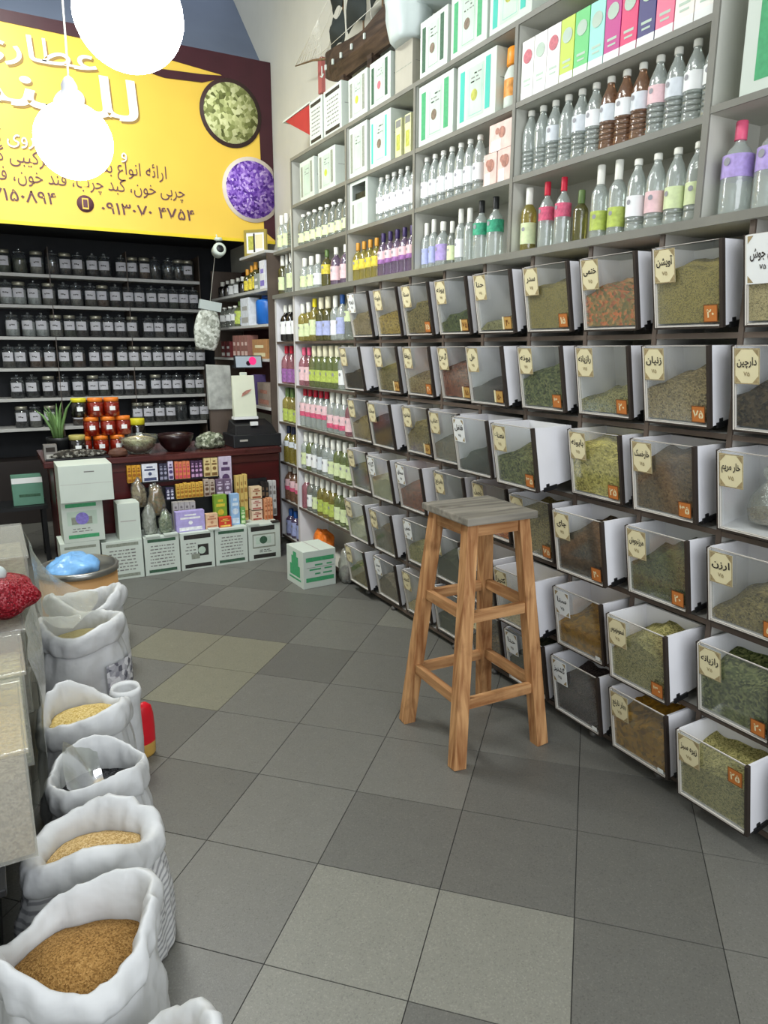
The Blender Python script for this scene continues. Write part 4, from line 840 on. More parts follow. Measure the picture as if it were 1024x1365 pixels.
# drum with blue bag
o = thing('cardboard_drum', 'brown cardboard drum with grey metal rim at the end of the sacks', 'drum', (.345, 4.08, 0))
kr = plain('kraft_drum', (176, 134, 84), .6, var=.1, scale=5)
MB().lathe([(.198, .01), (.20, .012), (.20, .43), (.192, .43), (.192, .06), (.0, .055)], 40, kr).build('drum_body', o)
galv = plain('galvanised_rim', (150, 150, 146), .3, .8); MB().lathe([(.2015, .425), (.210, .43), (.210, .455), (.200, .462), (.191, .455), (.191, .4305)], 40, galv).build('top_rim', o); MB().lathe([(.2015, 0), (.206, .004), (.206, .03), (.2015, .034)], 40, galv).build('bottom_rim', o)
q = MB(); lumpy(q, (-.015, -.01, .03), .150, .145, .105, plain('blue_film', (120, 172, 222), .3, var=.15, scale=12, bump=.5, bscale=20), 6, .22, 40, 24, -.35); ob = q.build('blue_bag'); ob.location = (.335, 4.08, .385); tag(ob, 'crumpled light blue plastic bag filling the cardboard drum', 'bag')

# ------------------------------------------------------------------ plastic bins on the dark stand
o = thing('display_stand', 'low black-green stand under the clear plastic bins, behind the sacks', 'stand', (0, 0, 0))
q = MB(); q.box(-.75, -.115, 1.60, 3.55, .03, .43, plain('stand_dark_green', (20, 30, 30), .5, var=.2)); q.build('stand_body', o, .006); q = MB(); q.box(-.77, -.075, 1.58, 3.57, .43, .45, black); q.build('stand_top', o, .004)
for x_ in (-.70, -.13):
    for y_ in (1.66, 3.49): MB().box(x_-.02, x_+.02, y_-.02, y_+.02, 0, .03, black).build('foot', o)
def bin_(label, x0, x1, y0, y1, z0, h, cont, fill):
    o = thing('plastic_bin', label, 'bin', (x0, y0, z0), group='clear plastic bins on the dark stand'); X, Y = x1-x0, y1-y0
    q = MB(); t_ = .004
    for a in ((0, X, 0, t_, 0, h), (0, X, Y-t_, Y, 0, h), (0, t_, t_, Y-t_, 0, h), (X-t_, X, t_, Y-t_, 0, h), (t_, X-t_, t_, Y-t_, 0, t_)): q.box(*a, acryl)
    q.build('bin_walls', o); q = MB(); q.box(-.006, X+.006, -.006, Y+.006, h, h+.012, acryl); q.build('bin_lid', o, .003)
    MB().box(t_+.001, X-t_-.001, t_+.001, Y-t_-.001, t_+.001, h*fill, cont).build('contents', o, .006)
bin_('clear bin of beige seed, front one on the dark stand', -.40, -.005, 1.66, 2.06, .451, .27, granular('bin_beige', [(156, 138, 116), (190, 174, 150), (208, 196, 174)], 160), .78)
bin_('clear bin of pale green seed, second from the front', -.40, .012, 2.08, 2.40, .451, .28, granular('bin_green', [(136, 142, 118), (176, 180, 156), (202, 204, 182)], 120), .82)
bin_('clear bin of brown seed, third from the front under red bag', -.40, .03, 2.42, 2.76, .451, .28, granular('bin_brown', [(110, 98, 82), (146, 132, 112), (168, 154, 134)], 120), .80)
bin_('clear bin of yellowish noodles, fourth and farthest, taller', -.42, .07, 2.80, 3.35, .451, .42, granular('bin_yellow', [(126, 122, 100), (160, 155, 130), (180, 175, 152)], 50), .84)
q = MB(); lumpy(q, (0, 0, 0), .135, .12, .075, granular('red_berries', [(78, 8, 16), (112, 14, 26), (142, 28, 40), (170, 90, 96)], 190, .35), 2, .15, flat=-.9); ob = q.build('berry_bag'); ob.location = (-.05, 2.58, .812); tag(ob, 'clear bag of dark red berries lying on the third bin', 'bag')
MB().ball((.02, .0, .075), .03, .025, .03, wp, 10, 8).build('bag_knot', ob)
# film draped from the bins down to the sacks
def film_sheet(name, label, rows_, fm=None):
    n = len(rows_[0]); V = []; F = []
    fine = []
    for r_ in [spl([p for p in rw], 5) for rw in rows_]: fine.append(r_)
    cols = list(zip(*fine)); cols = [spl(list(c_), 5) for c_ in cols]
    a, b_ = len(cols), len(cols[0])
    for i in range(a):
        for j in range(b_):
            p = Vector(cols[i][j]); d_ = noise.noise(p*6)*(.018 if fm is None else .006); V.append((p.x+d_, p.y+d_*.5, p.z+d_*.4))
    for i in range(a-1):
        for j in range(b_-1): F.append((i*b_+j, i*b_+j+1, (i+1)*b_+j+1, (i+1)*b_+j))
    q = MB(); q.add(V, F, fm or film, True); ob = q.build(name); return tag(ob, label, 'film')
film_sheet('plastic_sheet', 'clear plastic sheet hanging from the bins down behind the black-seed sack', [[(.03, 3.0, .60), (.065, 2.7, .75), (.045, 2.45, .755), (.03, 2.12, .745)], [(.06, 3.0, .50), (.085, 2.7, .58), (.07, 2.4, .58), (.045, 2.06, .58)], [(.05, 3.0, .38), (.055, 2.7, .42), (.045, 2.35, .42), (.035, 2.0, .44)], [(.0, 3.0, .28), (.01, 2.7, .30), (.0, 2.32, .30), (-.01, 1.98, .36)]])
film_sheet('plastic_sheet', 'clear plastic sheet stretched from the tall bin over the printed sack', [[(.08, 3.30, .86), (.16, 3.40, .66), (.26, 3.46, .53), (.36, 3.45, .49)], [(.08, 3.1, .84), (.15, 3.24, .64), (.22, 3.28, .53), (.34, 3.30, .485)], [(.08, 2.95, .70), (.11, 3.02, .56), (.15, 3.05, .50), (.22, 3.08, .47)]])

film_sheet('plastic_sheet', 'clear plastic sheet pushed into the mouth of the black-seed sack', [[(.085, 1.99, .405), (.12, 1.995, .365), (.155, 2.0, .335), (.19, 2.005, .335)], [(.085, 2.08, .415), (.12, 2.08, .36), (.155, 2.08, .33), (.19, 2.08, .33)], [(.09, 2.16, .42), (.12, 2.16, .38), (.155, 2.165, .345), (.19, 2.17, .34)], [(.10, 2.22, .43), (.125, 2.22, .41), (.155, 2.225, .40), (.19, 2.23, .395)]], film2)

# ------------------------------------------------------------------ counter
CY = 5.45
redw_ = wood('dark_red_veneer', (52, 12, 14), (84, 24, 24), 'x', .35, 6)
ct = thing('counter', 'dark red shop counter with glossy wooden top in front of the jars', 'counter', (0, 0, 0))
MB().box(.36, 2.04, CY, CY+.62, .02, .80, redw_).build('counter_body', ct, .004)
MB().box(.30, 2.05, CY-.05, CY+.66, .80, .845, wood('counter_top_wood', (58, 26, 26), (96, 52, 48), 'x', .2, 6)).build('counter_top', ct, .008)
MB().box(.36, 2.04, CY-.012, CY, .735, .79, wood('counter_top_wood', (58, 26, 26), (96, 52, 48))).build('front_moulding', ct, .004)
MB().box(.37, 2.02, CY+.02, CY+.60, 0, .02, black).build('plinth', ct)
# five floor cartons
GF = 'white printed cartons lined up on the floor before the counter'
fx = [(.60, .875), (.885, 1.135), (1.145, 1.395), (1.405, 1.655), (1.665, 1.925)]
ds = [hdesign(grey_band, None, 31), hdesign(gr_dark, None, 32), dict(rects=[(.1, .9, .82, .94, blk_band), (.1, .9, .05, .15, blk_band), (.5, .82, .35, .66, blk_band), (.3, .55, .28, .42, grey_band)]+lines(.12, .45, .4, .75, 4, 33), discs=[(.62, .5, .10, mot['pal'])]), hdesign(gr_dark, None, 34),
      dict(rects=[(.08, .82, .82, .95, blk_band), (.14, .84, .05, .16, blk_band), (.12, .84, .34, .74, grey_band), (.15, .81, .38, .70, carton_w), (.22, .36, .45, .65, mot['pal']), (.55, .70, .45, .65, mot['pal'])]+lines(.3, .7, .2, .3, 2, 35, ink), discs=[(.46, .56, .11, gr_dark)])]
fl_ = ['white floor carton with grey bands, partly behind the drum', 'white floor carton with green bands, second from the drum', 'white floor carton with black bands and dark picture, middle of five', 'white floor carton with green bands, fourth from the drum', 'white floor carton with black bands beside the bottle columns']
for (a, b_), d_, l_ in zip(fx, ds, fl_): carton('floor_carton', l_, a, b_, 5.16, 5.42, 0, .285, '-y', None, d_['rects'], d_['discs'], group=GF, seam=False)
carton('floor_carton', 'plain white base carton under the lavender carton behind the drum', .335, .59, 5.16, 5.42, 0, .31, '-y', None, [(.1, .9, .86, .92, grey_band)], [], group=GF, seam=False)
carton('stacked_carton', 'white carton with green bands and lavender figure, middle of the stack', .365, .63, 5.16, 5.42, .311, .598, '-y', None, [(.1, .84, .86, .95, gr_band), (.12, .86, .10, .19, gr_band), (.12, .84, .42, .76, mot['pal']), (.22, .72, .44, .62, grey_band)]+lines(.2, .7, .24, .36, 2, 36), [(.48, .58, .15, mot['lav'])], seam=False)
carton('stacked_carton', 'large plain white carton topping the stack at the counter end', .365, .705, 5.12, 5.40, .599, .85, '-y', None, [(.02, .98, .49, .50, grey_lam), (.47, .66, .80, .83, ink_soft)], [], seam=False)
carton('white_box', 'plain white upright box beside the lavender carton', .725, .875, 5.17, 5.33, .286, .55, '-y', None, [(.1, .8, .50, .53, grey_lam)], [], seam=False)
# display riser
o = thing('display_riser', 'dark stepped riser carrying the packets in front of the counter', 'shelf', (0, 0, 0))
q = MB(); q.box(.90, 1.92, 5.422, 5.448, .0, .60, black); q.box(.90, 1.62, 5.36, 5.42, .50, .508, black); q.box(.88, 1.56, 5.395, 5.448, .642, .650, black); q.build('riser_boards', o)
# packets: (name, x0, x1, z0, z1, y0, colour, print colour, label)
rp = random.Random(5)
def packs(prefix, cname, col, prn, x0, x1, n, z0, z1, y0, dep, where, cat='packet', labelcol=None):
    wd_ = (x1-x0)/n
    for i in range(n):
        m = plain('pack_%s' % cname.replace(' ', '_').replace('-', '_'), col, .45, var=.12, scale=30); pm = plain('print_%s' % cname.replace(' ', '_').replace('-', '_'), prn, .5, var=.2, scale=40)
        lab = ('%s %s %s' % (cname, prefix.replace('_', ' '), where)) if n == 1 else ('%s %s, %s from the drum, %s' % (cname, prefix.replace('_', ' '), ORD[i+1], where))
        carton(prefix, lab, x0+i*wd_+.0015, x0+(i+1)*wd_-.0015, y0, y0+dep, z0, z1-rp.uniform(0, .008), '-y', m, [(.1, .9, .05, .22, pm), (.15, .85, .62, .72, pm), (.3, .7, .78, .86, pm)], [(.5, .44, .10, pm)], cat=cat, group='packets on the counter display', seam=False, bev=.001)
T, M_ = .651, .509
packs('spice_box', 'golden yellow', (206, 150, 40), (150, 90, 20), .845, .945, 3, T, .785, 5.40, .045, 'on the top display step')
packs('tea_box', 'white and navy', (222, 224, 232), (70, 76, 110), .95, 1.065, 1, T, .79, 5.40, .045, 'on the top display step')
packs('spice_box', 'dark navy', (52, 50, 70), (150, 150, 170), 1.075, 1.135, 2, T, .785, 5.40, .045, 'on the top display step')
packs('spice_box', 'white and violet', (206, 196, 220), (70, 56, 100), 1.14, 1.18, 1, T, .79, 5.40, .045, 'on the top display step')
packs('spice_box', 'orange and pink', (214, 126, 84), (200, 70, 90), 1.19, 1.305, 4, T, .79, 5.40, .045, 'on the top display step')
packs('spice_box', 'dark purple', (70, 44, 76), (190, 150, 190), 1.31, 1.40, 3, T, .785, 5.40, .045, 'on the top display step')
packs('tea_box', 'cream and gold', (216, 196, 140), (120, 90, 50), 1.41, 1.52, 2, T, .80, 5.40, .045, 'on the top display step')
packs('perfume_box', 'silver and purple', (196, 184, 204), (84, 60, 96), 1.525, 1.625, 1, .509, .80, 5.385, .05, 'tallest at the end of the top display step')
packs('spice_box', 'navy and white', (60, 58, 84), (206, 206, 222), 1.105, 1.165, 2, M_, .60, 5.352, .04, 'on the middle display step')
packs('spice_box', 'amber yellow', (212, 170, 74), (160, 104, 30), 1.18, 1.385, 7, M_, .625, 5.352, .04, 'on the middle display step')
packs('spice_box', 'silver and brown', (180, 164, 150), (96, 70, 56), 1.39, 1.475, 2, M_, .64, 5.345, .04, 'on the middle display step')
packs('tea_box', 'dusky violet', (112, 92, 116), (200, 186, 206), 1.48, 1.60, 2, M_, .635, 5.335, .04, 'on the middle display step')
packs('incense_box', 'tall gold', (206, 178, 104), (160, 120, 60), 1.64, 1.735, 3, .286, .655, 5.35, .05, 'beside the light blue pack')
packs('soap_box', 'cream and red', (216, 190, 166), (150, 70, 60), 1.745, 1.835, 1, .286, .37, 5.30, .07, 'lowest of the stacked trio')
packs('soap_box', 'cream and pink', (224, 204, 186), (170, 100, 90), 1.745, 1.835, 1, .371, .46, 5.30, .07, 'middle of the stacked trio')
packs('soap_box', 'cream and rust', (220, 196, 160), (150, 86, 60), 1.745, 1.835, 1, .461, .56, 5.30, .07, 'topmost of the stacked trio')
packs('spice_tin', 'black', (36, 32, 32), (110, 90, 70), 1.85, 1.915, 2, .286, .58, 5.36, .05, 'at the counter display end')
packs('spice_tin', 'silver grey', (190, 190, 188), (120, 116, 112), 1.92, 1.985, 2, .286, .585, 5.38, .035, 'outermost at the counter display end')
packs('honey_bottle', 'peach orange', (214, 150, 110), (170, 90, 50), 1.845, 1.915, 3, .286, .46, 5.28, .06, 'before the black tins')
packs('herb_box', 'lilac and white', (178, 166, 220), (236, 236, 246), 1.13, 1.345, 1, .286, .44, 5.20, .06, 'wide, in the front display row')
packs('tea_card', 'small grey', (168, 164, 160), (110, 104, 104), 1.13, 1.30, 4, .286, .50, 5.275, .05, 'behind the lilac box')
packs('tea_card', 'peach', (224, 186, 150), (190, 130, 100), 1.35, 1.445, 1, .286, .40, 5.20, .05, 'in the front display row')
packs('snack_pack', 'green and yellow', (124, 160, 52), (206, 190, 60), 1.44, 1.54, 1, .286, .53, 5.27, .05, 'behind the red pack')
packs('snack_pack', 'bright red', (204, 66, 46), (232, 190, 90), 1.45, 1.55, 1, .286, .365, 5.20, .05, 'in the front display row')
packs('wipes_pack', 'light blue', (150, 186, 224), (210, 224, 240), 1.56, 1.63, 1, .286, .53, 5.24, .05, 'tall, beside the gold boxes')
packs('herb_box', 'fresh green', (110, 168, 90), (210, 226, 180), 1.635, 1.675, 1, .286, .42, 5.24, .05, 'slim, beside the light blue pack')
# bags of herbs and flat trays on the cartons
def bag(label, x, y, z, rx, ry, rz, cols, seed, scale=60, cover=True):
    o = thing('herb_bag', label, 'bag', (x, y, z)); q = MB(); lumpy(q, (0, 0, rz*.72), rx*.92, ry*.92, rz*.9, granular('bag_'+label.split()[0]+str(seed), cols, scale), seed, .22); q.build('herbs', o)
    if cover: q = MB(); lumpy(q, (0, 0, rz*.78), rx, ry, rz, film2, seed, .26); q.build('plastic_film', o)
bag('clear bag of brown dried blossoms standing left of packets, upper', .905, 5.335, .47, .055, .04, .12, [(110, 84, 50), (160, 132, 86), (196, 176, 130)], 1)
bag('clear bag of dried golden flowers between brown bag and navy packets', 1.02, 5.31, .40, .06, .04, .14, [(120, 90, 40), (176, 134, 70), (120, 120, 70)], 2)
bag('clear bag of whitish herb chips standing on the second floor carton', .945, 5.23, .286, .055, .045, .13, [(160, 164, 156), (206, 208, 200), (226, 228, 222)], 3)
bag('clear bag of green herb leaves beside the lilac box', 1.06, 5.22, .286, .05, .04, .10, [(80, 110, 70), (140, 160, 116), (190, 200, 170)], 4)
for i, (x0, x1, lab) in enumerate(((.90, 1.00, 'flat white card lying on the second floor carton'), (1.03, 1.13, 'flat white card lying between green herbs and lilac box'), (1.36, 1.44, 'flat ivory card lying before the peach card'), (1.665, 1.75, 'flat white card lying before the soap boxes'), (1.86, 1.92, 'flat dark card lying at the outer carton edge'))):
    carton('flat_card', lab, x0, x1, 5.150, 5.198, .286, .298, '-y', carton_w if i != 4 else blk_band, [], [], cat='card', group='flat cards along the carton tops', seam=False, bev=.001)

# ------------------------------------------------------------------ things on the counter
CT = .846
jam = glass('amber_jam_glass', (236, 120, 70), .30, (176, 52, 26), .3, .06)
jamc = plain('amber_jam', (150, 40, 22), .35, var=.2, scale=20)
lidc = dict(orange=plain('lid_orange', (226, 124, 40), .35), yellow=plain('lid_yellow', (206, 196, 40), .4), khaki=plain('lid_khaki', (170, 160, 90), .4))
def jam_jar(x, y, z, lid, label, dark=False, h=.138, r=.056, group='lidded jam jars stacked on the counter'):
    o = thing('jam_jar', label, 'jar', (x, y, z), group=group)
    MB().lathe([(r*.8, 0), (r, .006), (r, h*.74), (r*.86, h*.82)], 18, jam if not dark else GL['drk']).build('jar_body', o)
    MB().lathe([(r*.7, .004), (r*.93, .010), (r*.93, h*.72)], 16, jamc if not dark else plain('dark_jam', (44, 34, 22), .4)).build('contents', o)
    MB().lathe([(r*.92, h*.80), (r*.96, h*.81), (r*.96, h*.98), (r*.9, h)], 18, lidc[lid]).build('lid', o)
    MB().lathe([(r*1.01, h*.34), (r*1.01, h*.56)], 6, paper, a0=-PI/2-.35, a1=-PI/2+.35).build('jar_label', o)
jy = 5.66
for i, x in enumerate((.60, .718, .836)): jam_jar(x, jy, CT, 'orange', 'red jam jar with orange lid, bottom tier, %s from the plant' % ORD[i+1])
for i, x in enumerate((.545, .662, .779, .885)): jam_jar(x, jy, CT+.139, 'orange', 'red jam jar with orange lid, middle tier, %s from the plant' % ORD[i+1]) if i else None
for i, x in enumerate((.588, .70, .812)): jam_jar(x, jy, CT+.278, 'yellow' if i == 0 else 'orange', 'red jam jar with %s lid, top tier, %s from the plant' % ('yellow' if i == 0 else 'orange', ORD[i+1]), dark=(i == 0))
jam_jar(.545, jy-.10, CT, 'khaki', 'dark jar with khaki lid beside the potted plant', True, .16, .058)
jam_jar(1.01, 5.80, CT, 'yellow', 'dark jar with bright yellow lid behind the bean bowl', True, .24, .062)
o = thing('potted_plant', 'spiky green aloe plant in a black pot at the counter end', 'plant', (.43, 5.62, CT))
MB().lathe([(.055, 0), (.06, .004), (.082, .12), (.086, .125), (.086, .145), (.076, .145), (.074, .11), (.0, .11)], 24, black).build('pot', o)
lm_ = plain('aloe_leaf', (96, 128, 74), .5, var=.25, scale=20)
for i in range(13):
    a = i*2.4; sp = .02+.115*((i*7) % 13)/13; hh = .17+.14*((i*5) % 13)/13; ca, sa = math.cos(a), math.sin(a)
    q = MB(); q.tube([(ca*.015, sa*.015, .10), (ca*sp*.35, sa*sp*.35, .11+hh*.4), (ca*sp*.8, sa*sp*.8, .11+hh*.8), (ca*sp*1.25, sa*sp*1.25, .11+hh)], [.013, .012, .008, .001], 6, lm_); q.build('leaf', o)
def bowl(label, x, y, r, m, cont, cm, group=None):
    o = thing('bowl', label, 'bowl', (x, y, CT), group=group)
    MB().lathe([(r*.45, 0), (r*.5, .004), (r*.8, r*.35), (r*.96, r*.75), (r, r*.95), (r*.975, r*.95), (r*.93, r*.74), (r*.77, r*.37), (r*.4, .012)], 32, m, capt=True).build('bowl_body', o)
    MB().lathe([(r*.42, .014), (r*.74, r*.36), (r*.91, r*.72), (r*.6, r*.84), (r*.2, r*.92), (.001, r*.93)], 28, cm).build(cont, o)
bowl('glass bowl heaped with pale pistachio nuts on the counter', .972, 5.56, .142, glass('bowl_glass', (240, 244, 238), .08, (226, 230, 222), .25, .05), 'nuts', granular('nuts', [(110, 96, 66), (176, 160, 120), (214, 204, 166), (230, 222, 190)], 75, .7))
bowl('dark bowl with pale sheet folded inside, beside the nut bowl', 1.245, 5.56, .138, plain('dark_bowl', (36, 16, 18), .3), 'dark_seeds', granular('dark_seeds', [(30, 18, 18), (60, 40, 38), (130, 126, 120)], 60))
q = MB(); lumpy(q, (0, 0, .05), .12, .08, .07, granular('herb_sprigs', [(60, 66, 52), (120, 126, 104), (190, 194, 176)], 50), 6, .3); o = q.build('herb_pile'); o.location = (1.52, 5.60, CT); tag(o, 'loose pile of grey-green dried herb sprigs on the counter', 'herbs')
o = thing('cash_till', 'low black cash till at the wall end of the counter', 'till', (1.88, 5.62, CT))
MB().box(-.20, .20, -.14, .16, 0, .10, plain('till_black', (30, 31, 34), .35)).build('till_drawer', o, .006); MB().hexa([(-.17, -.10, .10), (.18, -.10, .10), (.18, .14, .10), (-.17, .14, .10)], [(-.15, -.04, .165), (.16, -.04, .165), (.16, .14, .20), (-.15, .14, .20)], plain('till_top', (26, 26, 28), .4)).build('till_top', o, .004)
MB().box(-.03, .03, -.07, -.045, .165, .195, paper).build('receipt', o); MB().box(-.15, -.085, -.143, -.138, .05, .065, alu).build('handle', o)
o = thing('packaged_tray', 'low tray of plastic-wrapped dried fruit at the counter corner', 'tray', (.52, 5.50, CT)); q = MB(); q.box(-.20, .22, -.07, .05, 0, .012, black); q.build('tray', o, .003)
q = MB(); lumpy(q, (.0, -.01, .030), .19, .055, .034, granular('tray_fruit', [(30, 30, 28), (64, 60, 54), (150, 148, 140)], 60), 4, .25, flat=-.5); q.build('wrapped_fruit', o)
carton('card_reader', 'small grey card reader box on the counter corner', .315, .40, 5.46, 5.54, CT, CT+.11, '-y', plain('reader_grey', (120, 116, 112), .5), [(.15, .85, .55, .85, ink), (.15, .85, .1, .4, grey_lam)], [], cat='device', seam=False)
q = MB(); lumpy(q, (0, 0, .03), .07, .035, .035, plain('brown_leather', (92, 60, 46), .6, var=.2), 3, .15, flat=-.8); o = q.build('brown_pouch'); o.location = (.80, 5.445, CT); tag(o, 'brown leather pouch on the counter edge before the jam jars', 'pouch')

# ------------------------------------------------------------------ back shelves of jars
BYF, BYB = 7.30, 7.62
bshelf = thing('jar_shelves', 'six pale shelves of lidded spice jars along the back wall', 'shelf', (0, 0, 0))
bz = [2.262, 1.995, 1.718, 1.440, 1.170, .900]
sect = [(-.10, .615), (.622, 1.285), (1.292, 1.965)]
pale_sh = plain('pale_shelf', (190, 190, 186), .5, var=.05)
for zi, z in enumerate(bz):
    for (a, b_) in sect: MB().box(a, b_, BYF, BYB-.002, z-.028, z, pale_sh).build('shelf_board', bshelf, .002)
for x in (-.105, .6185, 1.2885, 1.97): MB().box(x-.003, x+.003, BYF+.02, BYB-.002, .60, 2.50, dark_edge).build('upright', bshelf)
MB().box(-1.0, 2.0, BYF+.03, BYB-.002, .0, .60, plain('dark_base_cabinet', (40, 34, 32), .5)).build('base_cabinet', bshelf)
P1 = [5.5, 25, 46, 65.6, 82, 99, 118, 134, 157, 172, 189, 204, 223, 238, 252]
P2 = [5, 20.5, 39, 57.5, 77, 93, 112, 128, 146, 163, 179, 197, 213, 228, 244, 258.5]
P3 = [8, 28, 45, 63, 81, 97, 116, 133, 149, 166, 189, 204.5, 223, 239]
P4 = [0, 14, 33.5, 51, 71, 89, 111, 128.5, 149, 166, 183.5, 199.6, 217, 233, 249, 264]
P5 = [6, 25, 46, 65, 85, 105, 120, 139.5, 155, 172.5, 194, 211, 226, 246.5, 260]
P6 = [7.5, 24.6, 44, 82, 94, 165, 180.5, 198, 214, 230, 251, 265]
CONT = [plain('jar_fill_%d' % i, c, .85, var=.3, scale=60) for i, c in enumerate([(40, 36, 34), (58, 50, 44), (88, 80, 70), (30, 32, 34), (190, 188, 182), (96, 70, 52), (70, 74, 56), (130, 124, 112)])]
jr = random.Random(11); rj = .060; hj = .205
jb = MB().lathe([(rj*.86, 0), (rj, .006), (rj, hj*.70), (rj*.93, hj*.76), (rj*.72, hj*.80), (rj*.72, hj*.84)], 18, jar_glass).mesh('jar_body')
jl1 = MB().lathe([(rj*.80, hj*.835), (rj*.84, hj*.84), (rj*.84, hj*.90), (rj*.6, hj*.925), (rj*.16, hj*.94), (rj*.14, hj*.97), (rj*.20, hj*1.0), (rj*.16, hj*1.03)], 16, jar_glass).mesh('jar_lid')
jl2 = MB().lathe([(rj*.82, hj*.80), (rj*.86, hj*.81), (rj*.86, hj*.93), (rj*.8, hj*.95)], 16, plain('metal_jar_lid', (168, 166, 150), .35, .6)).mesh('jar_lid')
lblm = plain('jar_label_paper', (206, 206, 212), .7, var=.04)
def jlabel(seed):
    q = MB(); q.lathe([(rj*1.012, hj*.30), (rj*1.012, hj*.68)], 8, lblm, a0=-PI/2-.80, a1=-PI/2+.80, capb=False, capt=False); q.v = [(x, y, z) for x, y, z in q.v]
    rr = random.Random(seed); a = -.35+rr.uniform(-.1, .1)
    while a < .35:
        e = rr.uniform(.08, .2); z0 = hj*(.46+rr.uniform(-.01, .02)); q.lathe([(rj*1.022, z0), (rj*1.022, z0+hj*.05)], 2, ink, a0=-PI/2+a, a1=-PI/2+a+e, capb=False, capt=False); a += e+.05
    return q.mesh('jar_label')
jlab = [jlabel(i) for i in range(6)]
jcont = {(i, f): MB().lathe([(rj*.8, .005), (rj*.94, .012), (rj*.94, hj*f), (rj*.5, hj*(f+.03)), (.001, hj*(f+.04))], 16, CONT[i]).mesh('contents') for i in range(8) for f in (.30, .46, .62)}
def jar_x(px): return .0  # placeholder replaced below
CN = ['dark brown', 'brown', 'grey-brown', 'blackish', 'white', 'reddish-brown', 'green-brown', 'pale grey']
# shelf positions measured along the wall (metres from the room's left reference)
def px2x(px): return .2245+(px)*(1.956-.2245)/265.0*(1+.00018*(132-px)*0)
SHN = ['top', 'second', 'third', 'fourth', 'fifth', 'lowest']
for ri, P_ in enumerate((P1, P2, P3, P4, P5, P6)):
    n = len(P_)
    for i, px in enumerate(P_):
        ci = jr.choice([0, 1, 2, 3, 0, 3, 5, 6, 7]); f = jr.choice([.30, .46, .62])
        if ri in (1, 2) and i < 4: ci, f = 4 if i in (1, 2, 0) else 7, .62
        if ri == 3 and i in (2, 3): ci = 5
        o = thing('spice_jar', 'lidded glass jar of %s spice, %s shelf, %s from the wall corner end' % (CN[ci], SHN[ri], ORD[n-i]), 'jar', (px2x(px), BYF+.075, bz[ri]+.0008), (0, 0, jr.uniform(-.12, .12)-.22), 'labelled spice jars on the back shelves')
        part('jar_body', jb, o); part('contents', jcont[(ci, f)], o); part('jar_lid', jl1 if jr.random() < .6 else jl2, o)
        if not (ri == 0 and i in (1, 3, 11, 12, 13)) and not (ri == 5 and i == 9): part('jar_label', jlab[(i*7+ri) % 6], o)

# ------------------------------------------------------------------ corner shelves behind the counter
cs = thing('corner_shelves', 'pale side-wall shelves behind the counter end, holding small goods', 'shelf', (0, 0, 0))
cshz = [(2.385, 5.68, 6.32), (2.095, 5.68, 7.25), (1.815, 5.68, 7.25), (1.535, 5.68, 7.25), (1.135, 5.68, 7.25)]
for z, a, b_ in cshz: MB().box(2.06, 2.386, a, b_, z-.022, z, pale_sh).build('shelf_board', cs, .002)
MB().box(2.376, 2.388, 5.68, 7.25, 1.0, 2.36, plain('dark_maroon_back', (70, 22, 22), .6)).build('back_panel', cs)
MB().box(2.07, 2.37, 7.25, 7.27, .9, 2.36, dark_edge).build('upright', cs)
MB().box(2.07, 2.37, 5.652, 5.672, .03, 2.36, dark_edge).build('upright', cs)
o = thing('picture_frame', 'small gold-framed picture standing on the highest corner shelf', 'picture', (2.13, 6.10, 2.386), (0, 0, math.radians(-52)))
q = MB(); gf = plain('gold_frame', (176, 160, 84), .35, .5)
for a in ((-.11, .11, 0, .02, 0, .022), (-.11, .11, 0, .02, .188, .21), (-.11, -.088, 0, .02, .022, .188), (.088, .11, 0, .02, .022, .188)): q.box(*a, gf)
q.build('frame', o); q = MB(); q.box(-.088, .088, .006, .016, .022, .188, paper); q.box(-.07, -.02, .0045, .0055, .05, .16, mot['ylg']); q.box(.0, .07, .0045, .0055, .06, .17, cream); q.box(-.02, -.004, .0045, .0055, .03, .18, ink); q.build('picture', o)
GS = 'small goods on the corner shelves'
def sbox(name, label, y, w_, z, h, c, pr=None, d_=.10, cat='box'):
    carton(name, label, 2.075, 2.075+d_, y-w_/2, y+w_/2, z+.001, z+h, '-x', plain('goods_%s' % '_'.join(str(k_) for k_ in c), c, .45, var=.12, scale=30), [(.1, .9, .1, .3, pr or paper), (.2, .8, .55, .7, pr or paper)], [], cat=cat, group=GS, seam=False, bev=.001)
sbox('white_canister', 'tall white canister on the second corner shelf beside bottle columns', 5.80, .12, 2.095, .22, (224, 226, 232), mot['lav'])
sbox('glass_canister', 'short grey-green canister beside the tall white canister', 5.95, .10, 2.095, .13, (150, 158, 150))
for i, y in enumerate((6.10, 6.20, 6.32)): bottle(2.13, y, 2.096, 'slim', .24-.02*i, .038, 'olv', 'org', 'yel', .1, .5, 'tall gold-olive bottle, %s from the white canister on corner shelf' % ORD[i+1], GS)
for i, y in enumerate((6.46, 6.60, 6.76, 6.92, 7.08)):
    bottle(2.13, y, 2.096, 'flask' if i % 2 else 'slim', .15, .045, 'gry' if i in (1, 2) else 'drk', 'w', 'w' if i in (1, 2) else None, .1, .6, 'short %s bottle, %s beyond the gold-olive bottles on corner shelf' % ('pale' if i in (1, 2) else 'dark', ORD[i+1]), GS)
o = thing('water_jug', 'bright blue plastic jug on the third corner shelf', 'jug', (2.16, 5.92, 1.816)); MB().lathe([(.085, 0), (.10, .01), (.10, .18), (.09, .2), (.05, .205)], 24, plain('jug_blue', (36, 104, 190), .3, var=.1)).build('jug_body', o); MB().lathe([(.045, .205), (.05, .207), (.048, .235)], 18, plain('jug_cap', (24, 60, 120), .4)).build('cap', o)
